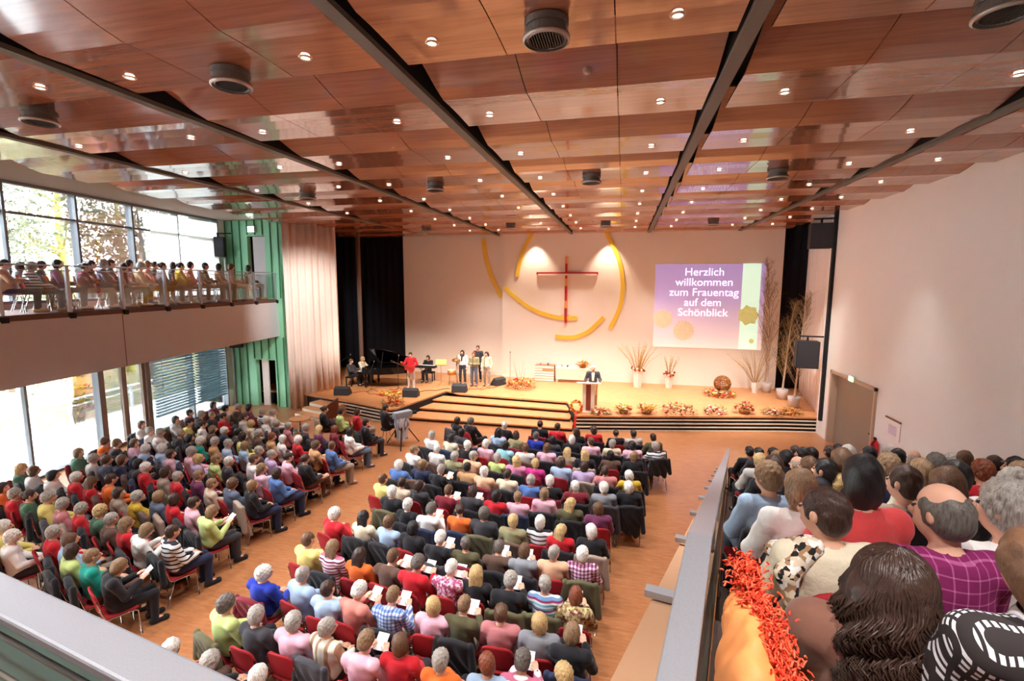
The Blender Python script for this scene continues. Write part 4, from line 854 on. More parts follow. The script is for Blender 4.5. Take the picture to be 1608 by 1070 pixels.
def V3(*a): return np.array(a, float)
SKIN = [mat('fair skin', (226, 172, 146), 0.55, noise=0.05, nscale=14), mat('dark eyes', (46, 34, 30), 0.3, noise=0), mat('lips', (186, 106, 96), 0.5, noise=0)]
def euler(yaw, pitch, roll=0): return np.array(Euler((pitch, roll, yaw), 'XYZ').to_matrix())
def skeleton(pose):
    """Joint positions of one pose, facing +Y, floor at z 0."""
    J = dict(pel=V3(0, 0, .53), chest=V3(0, -.075, .85), neck=V3(0, -.06, 1.02), yaw=0, pitch=0, roll=0)
    for sd in (-1, 1):
        J['S', sd] = V3(.17 * sd, -.065, .965); J['E', sd] = V3(.245 * sd, .03, .71); J['W', sd] = V3(.10 * sd, .27, .665); J['H', sd] = V3(.03 * sd, .34, .645)
        J['hip', sd] = V3(.09 * sd, .02, .52); J['knee', sd] = V3(.10 * sd, .44, .52); J['ank', sd] = V3(.11 * sd, .42, .10); J['toe', sd] = V3(.125 * sd, .56, .045)
    if pose == 'turn_a': J['yaw'] = rad(32); J['pitch'] = rad(-3)
    if pose == 'turn_b': J['yaw'] = rad(-32); J['roll'] = rad(4)
    if pose == 'read':
        J['pitch'] = rad(-24); J['chest'] += (0, .02, 0); J['neck'] += (0, .05, -.01)
        for sd in (-1, 1): J['E', sd] = V3(.24 * sd, .06, .72); J['W', sd] = V3(.13 * sd, .27, .83); J['H', sd] = V3(.10 * sd, .33, .87)
    if pose == 'folded':
        J['roll'] = rad(-6); J['chest'] += (0.01, -.02, 0)
        for sd in (-1, 1): J['E', sd] = V3(.25 * sd, .05, .76); J['W', sd] = V3(-.06 * sd, .20 + .03 * sd, .78 + .02 * sd); J['H', sd] = V3(-.15 * sd, .19 + .03 * sd, .79 + .02 * sd)
    if pose == 'crossed':
        J['yaw'] = rad(14)
        J['knee', 1] = V3(.04, .45, .60); J['ank', 1] = V3(-.12, .58, .30); J['toe', 1] = V3(-.17, .70, .22)
    if pose.startswith('stand'):
        J.update(pel=V3(0, 0, .93), chest=V3(0, -.02, 1.25), neck=V3(0, -.01, 1.43))
        for sd in (-1, 1):
            J['S', sd] = V3(.18 * sd, -.01, 1.375); J['E', sd] = V3(.25 * sd, -.02, 1.10); J['W', sd] = V3(.235 * sd, .09, .87); J['H', sd] = V3(.225 * sd, .14, .79)
            J['hip', sd] = V3(.09 * sd, 0, .92); J['knee', sd] = V3(.11 * sd, .03, .50); J['ank', sd] = V3(.12 * sd, -.02, .09); J['toe', sd] = V3(.14 * sd, .12, .045)
        if pose == 'stand_rest':
            for sd in (-1, 1): J['E', sd] = V3(.27 * sd, .02, 1.12); J['W', sd] = V3(.22 * sd, .25, 1.10); J['H', sd] = V3(.20 * sd, .33, 1.10)
        if pose == 'stand_sing':
            for sd in (-1, 1): J['E', sd] = V3(.24 * sd, .02, 1.11); J['W', sd] = V3(.05 * sd, .22, 1.12); J['H', sd] = V3(.0 * sd, .27, 1.17 + .03 * sd)
        if pose == 'stand_guitar':
            J['pitch'] = rad(-12)
            J['E', -1] = V3(-.29, -.03, 1.13); J['W', -1] = V3(-.10, .21, 1.02); J['H', -1] = V3(-.03, .24, .98)
            J['E', 1] = V3(.30, .05, 1.13); J['W', 1] = V3(.38, .26, 1.22); J['H', 1] = V3(.37, .31, 1.27)
    if pose == 'play':
        for sd in (-1, 1): J['E', sd] = V3(.25 * sd, .08, .74); J['W', sd] = V3(.16 * sd, .33, .73); J['H', sd] = V3(.14 * sd, .42, .72)
        J['pitch'] = rad(-8)
    return J
def head_frame(J):
    R = euler(J['yaw'], J['pitch'], J['roll']); return J['neck'] + V3(0, .012, .05) + R @ V3(0, .03, .105), R
def skin_field(J, h, lo, hi, w=1.0):
    F = Field(lo, hi, h); hc, R = head_frame(J)
    def hp(x, y, z): return hc + R @ V3(x, y, z)
    F.cap(J['neck'] - V3(0, .005, .06), hp(0, -.02, -.05), .052, .05)
    F.ell(hp(0, -.012, .018), (.074, .094, .096), R); F.ell(hp(0, .026, -.045), (.054, .062, .064), R, k=.04)
    F.cap(hp(0, .086, .012), hp(0, .108, -.022), .009, .013, k=.012); F.cap(hp(-.012, .094, -.028), hp(.012, .094, -.028), .009, k=.01)
    F.cap(hp(-.018, .083, -.058), hp(.018, .083, -.058), .008, k=.012)
    for sd in (-1, 1):
        F.ell(hp(.034 * sd, .088, .012), (.016, .012, .01), R, sub=True); F.ell(hp(.033 * sd, .078, .010), (.014, .013, .012), R, k=.004)
        F.ell(hp(.076 * sd, -.006, -.004), (.011, .02, .031), R, k=.008)
    F.ell(J['pel'] + V3(0, 0, .03), (.155 * w, .12, .12)); mid = (J['pel'] + J['chest']) / 2; F.ell(mid, (.135 * w, .105, .17), k=.05)
    F.ell(J['chest'], (.15 * w, .10, .17), k=.05); F.cap(J['S', -1], J['S', 1], .055, k=.05); F.cap(J['neck'] - V3(0, 0, .05), J['chest'] + V3(0, 0, .1), .06, .09, k=.05)
    for sd in (-1, 1):
        S_, E, Wr, H = (J[k, sd] for k in ('S', 'E', 'W', 'H'))
        F.cap(S_, E, .046, .037, k=.03); F.cap(E, Wr, .038, .025, k=.02)
        d = (H - Wr) / np.linalg.norm(H - Wr); lat = np.cross(d, V3(0, 0, 1)); lat /= np.linalg.norm(lat) + 1e-9; up = np.cross(lat, d)
        pal = Wr + d * .085; 
        for o in (-.024, 0, .024): F.cap(Wr + d * .02 + lat * o * .6, pal + lat * o, .014, .013, k=.012)
        for i, o in enumerate((-.03, -.01, .01, .03)):
            L = (.062, .074, .07, .054)[i]; a = pal + lat * o; b = a + d * L * .55 - up * L * .12; c = b + d * L * .35 - up * L * .38
            F.cap(a, b, .0088, .0082, k=.004); F.cap(b, c, .0082, .0072, k=.003)
        t0 = Wr + d * .03 - lat * .026 * sd; t1 = t0 + d * .035 - lat * .028 * sd; F.cap(t0, t1, .012, .0095, k=.006); F.cap(t1, t1 + d * .03 - lat * .004 * sd - up * .006, .0095, .008, k=.003)
        F.cap(J['hip', sd], J['knee', sd], .078 * w, .054, k=.03); F.cap(J['knee', sd], J['ank', sd], .052, .034, k=.02); F.cap(J['ank', sd], J['toe', sd], .034, .028, k=.02)
    return F, hc, R
def skin_mesh(J, h, lo, hi, w=1.0):
    F, hc, R = skin_field(J, h, lo, hi, w)
    def index(P):
        q = (P - hc) @ R; out = np.zeros(len(P), int)
        eye = (np.abs(np.abs(q[:, 0]) - .033) < .012) & (np.abs(q[:, 2] - .011) < .0065) & (q[:, 1] > .06); out[eye] = 1
        brow = (np.abs(np.abs(q[:, 0]) - .034) < .018) & (np.abs(q[:, 2] - .032) < .0045) & (q[:, 1] > .06); out[brow] = 1
        lip = (np.abs(q[:, 0]) < .022) & (np.abs(q[:, 2] + .058) < .009) & (q[:, 1] > .07); out[lip] = 2
        return out
    return F.mesh('skin', SKIN, index)
def top_mesh(J, h, lo, hi, w=1.0, long=False, puff=0.0):
    F = Field(lo, hi, h); g = .016 + puff
    F.ell(J['pel'] + V3(0, -.01, .04), (.165 * w + g, .125 + g, .13 + g)); mid = (J['pel'] + J['chest']) / 2; F.ell(mid, (.142 * w + g, .112 + g, .18), k=.06)
    F.ell(J['chest'], (.155 * w + g, .105 + g, .175 + g), k=.06); F.cap(J['S', -1], J['S', 1], .06 + g, k=.05); F.cap(J['neck'] - V3(0, 0, .055), J['chest'] + V3(0, 0, .1), .066 + g * .5, .095 + g, k=.05)
    for sd in (-1, 1):
        S_, E, Wr = (J[k, sd] for k in ('S', 'E', 'W')); F.cap(S_, E, .053 + g, .045 + g, k=.03); F.cap(E, Wr - (Wr - E) * .04, .046 + g, .034 + g, k=.02)
    hem = J['pel'][2] - (.02 if not long else .12); nk = J['neck']
    F.clip(lambda X, Y, Z: hem - Z)
    F.cap(nk - V3(0, -.015, .035), nk + V3(0, .03, .2), .057, .09, sub=True)
    X, Y, Z = np.meshgrid(*F.ax, indexing='ij', sparse=True); F.d = F.d + (.0035 * np.sin(38 * Z + 14 * X) * np.sin(25 * Y + 9 * Z)).astype(np.float32)
    return F.mesh('garment', [M_white])
def legs_mesh(J, h, lo, hi, w=1.0, skirt=False):
    F = Field(lo, hi, h); g = .012
    F.ell(J['pel'] + V3(0, 0, .02), (.16 * w + g, .125 + g, .12 + g))
    for sd in (-1, 1):
        F.cap(J['hip', sd], J['knee', sd], .08 * w + g, .06 + g, k=.05 if not skirt else .12)
        F.cap(J['knee', sd], J['ank', sd] + V3(0, 0, .0), .058 + g, .044 + g, k=.03)
        F.cap(J['ank', sd] + V3(0, -.03, -.045), J['toe', sd] + V3(0, 0, -.005), .042, .038, k=.01)
    if skirt:
        F.cap((J['hip', -1] + J['hip', 1]) / 2, (J['knee', -1] + J['knee', 1]) / 2, .10, .11, k=.1)
    F.clip(lambda X, Y, Z: Z - (J['pel'][2] + .06))
    return F.mesh('trousers', [M_black])
def hair_mesh(J, style, h, seed=0, big=1.0):
    hc, R = head_frame(J); F = Field(hc - V3(.2, .24, .38 if style in ('long', 'verylong') else .22), hc + V3(.2, .2, .2), h)
    def hp(x, y, z): return hc + R @ V3(x, y, z)
    ph = seed * 1.7
    def strands(a, f): return lambda P: (a * np.sin(f * P[..., 0] + 3 * np.sin(21 * P[..., 2] + ph)) * np.sin(f * .8 * P[..., 1] + 2 * np.sin(17 * P[..., 0])) ).astype(np.float32)
    def curls(a, f): return lambda P: (a * np.sin(f * P[..., 0] + ph) * np.sin(f * P[..., 1] + 1) * np.sin(f * P[..., 2] + 2)).astype(np.float32)
    if style == 'short': F.ell(hp(0, -.018, .024), (.083 * big, .103 * big, .102 * big), R, noise=strands(.006, 85)); F.ell(hp(0, -.05, -.03), (.07, .06, .07), R, k=.03)
    if style == 'curly': F.ell(hp(0, -.018, .022), (.094 * big, .112 * big, .110 * big), R, noise=curls(.009, 95)); F.ell(hp(0, -.055, -.035), (.08, .07, .075), R, k=.03, noise=curls(.007, 95))
    if style == 'bob': F.ell(hp(0, -.02, .018), (.092 * big, .108 * big, .106 * big), R, noise=strands(.005, 60)); F.ell(hp(0, -.045, -.05), (.092, .07, .10), R, k=.04, noise=strands(.006, 60))
    if style in ('long', 'verylong'):
        F.ell(hp(0, -.02, .018), (.094 * big, .11 * big, .106 * big), R, noise=strands(.006, 60)); z1 = -.22 if style == 'long' else -.30
        for x in (-.05, 0, .05): F.cap(hp(x, -.07, -.02), hp(x * 1.3, -.10, z1), .055, .035, k=.03)
        F.clip(lambda X, Y, Z: F.d * 0 - 1)
    if style == 'bun': F.ell(hp(0, -.018, .022), (.084, .104, .102), R, noise=strands(.003, 70)); F.ell(hp(0, -.115, .045), (.048, .042, .042), R, k=.015, noise=curls(.004, 80))
    if style == 'bald': F.ell(hp(0, -.022, .006), (.084, .104, .092), R, noise=strands(.004, 70)); F.ell(hp(0, -.05, -.03), (.072, .062, .07), R, k=.03); F.ell(hp(0, .012, .10), (.05, .078, .052), R, sub=True)
    # the face and the neck stay free
    F.ell(hp(0, .105, -.045), (.088, .088, .104), R, sub=True); F.ell(hp(0, .12, -.02), (.07, .08, .07), R, sub=True)
    if style in ('short', 'bun', 'bald', 'curly'):
        n = R @ V3(0, 0, 1); o = hp(0, 0, -.088); F.clip(lambda X, Y, Z: -((X - o[0]) * n[0] + (Y - o[1]) * n[1] + (Z - o[2]) * n[2]))
    return F.mesh('hair', [M_black])

SLO, SHI = (-.36, -.28, -.02), (.36, .80, 1.34)
TLO, THI = (-.46, -.25, -.02), (.50, .45, 1.80)
_cache = {}
def pose_meshes(pose):
    if pose not in _cache:
        J = skeleton(pose); lo, hi = (TLO, THI) if pose.startswith('stand') else (SLO, SHI)
        _cache[pose] = (J, skin_mesh(J, .0085, lo, hi), top_mesh(J, .011, lo, hi), legs_mesh(J, .012, lo, hi), head_frame(J)[0])
    return _cache[pose]
def hair_for(pose, style, h=.009):
    k = (pose, style)
    if k not in _cache: _cache[k] = hair_mesh(skeleton(pose), style, h)
    return _cache[k]
HAIRC = dict(w=(236, 230, 222), g=(170, 162, 154), s=(104, 96, 90), b=(104, 74, 54), d=(66, 46, 38), k=(34, 28, 30), y=(200, 168, 116), l=(142, 112, 84), r=(128, 66, 42), p=(168, 150, 140))
HAIRN = dict(w='white', g='grey', s='dark grey', b='brown', d='dark brown', k='black', y='blond', l='light brown', r='auburn', p='thin grey')
def hair_look(nm, c):
    """hair colour in fine strands running down the head"""
    m = bpy.data.materials.new(nm); m.use_nodes = True; n, l = nodes(m); b = n['Principled BSDF']; b.inputs['Roughness'].default_value = 0.42; b.inputs['Specular IOR Level'].default_value = 0.4
    tc = n.new('ShaderNodeTexCoord'); mp = n.new('ShaderNodeMapping'); mp.inputs['Scale'].default_value = (110, 110, 16); l.new(tc.outputs['Object'], mp.inputs[0])
    nz = n.new('ShaderNodeTexNoise'); nz.inputs['Scale'].default_value = 1.0; nz.inputs['Detail'].default_value = 3; nz.inputs['Distortion'].default_value = 0.8; l.new(mp.outputs[0], nz.inputs['Vector'])
    d = tuple(v * .55 for v in c); e = tuple(min(255, v * 1.18) for v in c)
    l.new(ramp(n, l, nz.outputs['Fac'], [(0.25, d), (0.5, c), (0.75, e)], 'LINEAR'), b.inputs['Base Color'])
    bp = n.new('ShaderNodeBump'); bp.inputs['Strength'].default_value = 0.7; bp.inputs['Distance'].default_value = 0.006; l.new(nz.outputs['Fac'], bp.inputs['Height']); l.new(bp.outputs['Normal'], b.inputs['Normal'])
    MATS[nm] = m; return m
def hair_mat(c):
    nm = 'hair ' + c
    if nm in MATS: return MATS[nm]
    return hair_look(nm, HAIRC[c])
COL = dict(white=(236, 232, 230), cream=(228, 214, 188), beige=(206, 186, 164), peach=(230, 184, 150), tan=(200, 154, 108), yellow=(232, 218, 128), mustard=(200, 164, 50), lime=(196, 214, 136), green=(74, 110, 88), teal=(20, 148, 132), turq=(150, 210, 224), lblue=(168, 192, 222), blue=(84, 118, 178), royal=(36, 56, 166), navy=(40, 46, 76), lavender=(188, 166, 204), plum=(112, 50, 88), magenta=(196, 50, 130), pink=(236, 186, 204), rose=(220, 136, 176), dustyrose=(196, 124, 128), salmon=(222, 140, 128), coral=(222, 76, 78), red=(198, 30, 44), maroon=(122, 26, 44), orange=(228, 110, 44), brown=(98, 72, 62), olive=(92, 86, 60), khaki=(150, 144, 108), charcoal=(62, 60, 66), grey=(140, 142, 150), lgrey=(200, 196, 194), slate=(92, 104, 126), black=(34, 32, 38), taupe=(160, 142, 128))
COLN = dict(lblue='light blue', turq='turquoise', dustyrose='dusty rose', lgrey='pale grey', royal='royal blue', navy='navy blue', slate='slate blue', stripesbw='black-and-white striped', stripescol='colour-striped', stripesred='red striped', stripestan='tan striped', plaid='pink plaid', checks='blue checked', floral='pink floral', pattern='olive patterned', maroonplaid='magenta plaid')
def top_mat(c):
    if c in COL: return mat('cloth ' + c, COL[c], 0.88, noise=0.10, nscale=45, spec=0.25, sheen=0.15, bump=0.25)
    n = 'cloth ' + c
    return {'stripesbw': lambda: pattern(n, stripes(2, .075, [(236, 236, 238), (236, 236, 238), (40, 40, 48)])),
            'stripescol': lambda: pattern(n, stripes(2, .13, [(226, 228, 236), (120, 190, 210), (232, 232, 236), (150, 50, 100), (110, 150, 190)])),
            'stripesred': lambda: pattern(n, stripes(2, .10, [(238, 224, 226), (200, 110, 140), (238, 224, 226), (120, 40, 80)])),
            'stripestan': lambda: pattern(n, stripes(0, .13, [(232, 222, 204), (232, 222, 204), (176, 140, 110)])),
            'plaid': lambda: pattern(n, plaid(.055, (238, 226, 236), (190, 120, 160), (96, 50, 84))),
            'maroonplaid': lambda: pattern(n, plaid(.045, (128, 32, 88), (172, 84, 134), (196, 120, 160), .88)),
            'checks': lambda: pattern(n, plaid(.05, (232, 236, 246), (140, 168, 220), (80, 110, 180))),
            'floral': lambda: pattern(n, blotch(38, [(226, 170, 190), (190, 90, 130), (240, 220, 226), (160, 70, 110)])),
            'pattern': lambda: pattern(n, blotch(30, [(206, 196, 150), (150, 120, 90), (190, 180, 120), (120, 60, 60)]))}[c]()
LEGC = ['black', 'charcoal', 'navy', 'black', 'brown', 'black', 'charcoal', 'slate', 'taupe']
HSTY = dict(w=['curly', 'short', 'curly', 'bob'], g=['curly', 'short', 'curly'], s=['short', 'curly', 'short'], b=['bob', 'short', 'curly', 'bob'], d=['bob', 'short', 'bob', 'bun'], k=['bob', 'short', 'bob'], y=['bob', 'curly', 'long'], l=['short', 'bob', 'curly'], r=['bob', 'curly'], p=['bald'])
STYN = dict(short='short', curly='curly', bob='bobbed', long='long', bun='pinned-up', bald='receding', verylong='long wavy')
def setmat(o, m): o.material_slots[0].link = 'OBJECT'; o.material_slots[0].material = m
def person(pose, style, hc, topc, legc, loc, rz, label, cat='person', group=None, sx=1.0, sz=1.0, top_name='sweater', hair_h=.009):
    J, sk, tp, lg, h0 = pose_meshes(pose)
    root = tag(link('person', sk, None, loc, rz, (sx, sx, sz)), label, cat, group)
    o = link('hair', hair_for(pose, style, hair_h), root); setmat(o, hair_mat(hc))
    o = link(top_name, tp, root); setmat(o, top_mat(topc))
    o = link('trousers', lg, root); setmat(o, top_mat(legc))
    return root
# ---- chairs
ch_seat = MB(); N = 10
for i in range(N + 1):
    for j in range(N + 1):
        x = -.22 + .44 * i / N; y = -.21 + .42 * j / N; z = .452 - .012 * math.cos(x * 7) + .02 * (abs(y) / .21) ** 3
        ch_seat.v.append((x, y, z))
ch_seat.f = [(i * (N + 1) + j, (i + 1) * (N + 1) + j, (i + 1) * (N + 1) + j + 1, i * (N + 1) + j + 1) for i in range(N) for j in range(N)]; ch_seat.m = [0] * len(ch_seat.f)
def shell(mb, th):
    """give an open sheet a second skin and a rim"""
    n = len(mb.v); f0 = list(mb.f); me = bpy.data.meshes.new('t'); me.from_pydata(mb.v, [], f0); me.update()
    nr = [tuple(v.normal) for v in me.vertices]; bpy.data.meshes.remove(me)
    mb.v += [tuple(a - th * b for a, b in zip(v, q)) for v, q in zip(mb.v[:n], nr)]
    cnt = {}
    for f in f0:
        for a, b in zip(f, f[1:] + f[:1]): cnt[(a, b)] = 1
    rim = [(a, b) for (a, b) in cnt if (b, a) not in cnt]
    mb.f += [tuple(i + n for i in f[::-1]) for f in f0] + [(b, a, a + n, b + n) for a, b in rim]; mb.m = [0] * len(mb.f); return mb
seat_me = shell(ch_seat, .03).mesh('seat', M_red, True)
bk = MB()
for i in range(N + 1):
    for j in range(N + 1):
        u = -1 + 2 * i / N; v = j / N; w = .225 * (1 - .16 * v ** 4) ; x = u * w; z = .54 + .36 * v - .05 * v * abs(u) ** 4; y = -.235 - .07 * v + .035 * u * u
        bk.v.append((x, y, z))
bk.f = [(i * (N + 1) + j, i * (N + 1) + j + 1, (i + 1) * (N + 1) + j + 1, (i + 1) * (N + 1) + j) for i in range(N) for j in range(N)]; bk.m = [0] * len(bk.f)
back_me = shell(bk, .024).mesh('backrest', M_red, True)
fr_me = []
for sd in (-1, 1):
    mb = MB(); x = .235 * sd; mb.tube([(x, .22, 0), (x, .20, .40), (x, .16, .43), (x, -.16, .44), (x, -.20, .46), (x * .97, -.245, .62), (x * .93, -.28, .78)], .0115, 8); mb.tube([(x, -.14, .435), (x, -.27, 0)], .0115, 8)
    mb.blob((x, -.245, .62), .019, 8); fr_me.append(mb.mesh('side_frame', M_chrome, True))
def chair(loc, rz, label, group):
    t = thing('chair', label, 'chair', loc, rz, group); link('seat', seat_me, t); link('backrest', back_me, t); link('side_frame', fr_me[0], t); link('side_frame', fr_me[1], t); return t
def coat_mesh(seed):
    r = random.Random(seed); F = Field((-.36, -.50, .10), (.36, -.10, 1.0), .014); low = r.uniform(.18, .38)
    X, Y, Z = np.meshgrid(*F.ax, indexing='ij', sparse=True); yc = -.235 - .07 * (Z - .54) / .36 - .03; fold = .026 * np.sin(34 * X + 4 * np.sin(6 * Z + seed)) * np.clip((.95 - Z) * 2, 0, 1)
    w = .215 + .06 * np.clip(.9 - Z, 0, .6); R_ = .045; top = .925 - 1.1 * np.abs(X) ** 2.2
    qx = np.abs(X) - (w - R_) + 0 * Y + 0 * Z; qy = np.abs(Y - yc + fold) - .006 + 0 * X + 0 * Z; qz = Z - (top - R_) + 0 * Y; qb = low + .05 * np.sin(9 * X + seed) + .02 * np.sin(31 * X) - Z + 0 * Y
    d = np.sqrt(np.maximum(qx, 0) ** 2 + np.maximum(qy, 0) ** 2 + np.maximum(qz, 0) ** 2) - R_; F.d = np.maximum(d, qb).astype(np.float32)
    for sd in (-1, 1): F.cap((.24 * sd, -.31, .86), (.29 * sd, -.31, low + .12), .045, .05, k=.03)
    return F.mesh('coat', [M_black])
coats = [coat_mesh(s) for s in (1, 2, 3)]
def shoe_mesh(J, sd):
    a, t = J['ank', sd], J['toe', sd]; lo = np.minimum(a, t) - .12; hi = np.maximum(a, t) + .12; F = Field(lo, hi, .008)
    F.cap(a + V3(0, -.035, -.05), t + V3(0, .01, -.005), .05, .045, k=.01); F.cap(a + V3(0, 0, -.01), a + V3(0, 0, -.05), .05, .05, k=.02); return F.mesh('shoe', [M_black])
def shoes_for(pose):
    if ('shoe', pose) not in _cache: J = skeleton(pose); _cache['shoe', pose] = (shoe_mesh(J, -1), shoe_mesh(J, 1))
    return _cache['shoe', pose]
COATC = ['black', 'black', 'black', 'charcoal', 'black', 'navy', 'black', 'brown', 'black', 'black', 'olive', 'black', 'taupe', 'maroon']
BLK = dict(C='centre block', L='window-side block', R='side gallery', B='window balcony')
GRP = dict(C='audience in the centre block', L='audience in the window-side block', R='audience on the side gallery', B='audience on the window balcony')
booklet = MB(); booklet.box((-.075, -.004, -.10), (.075, .004, .10)); booklet_me = booklet.mesh('booklet', M_paper)
seats = []
rnd = random.Random(11)
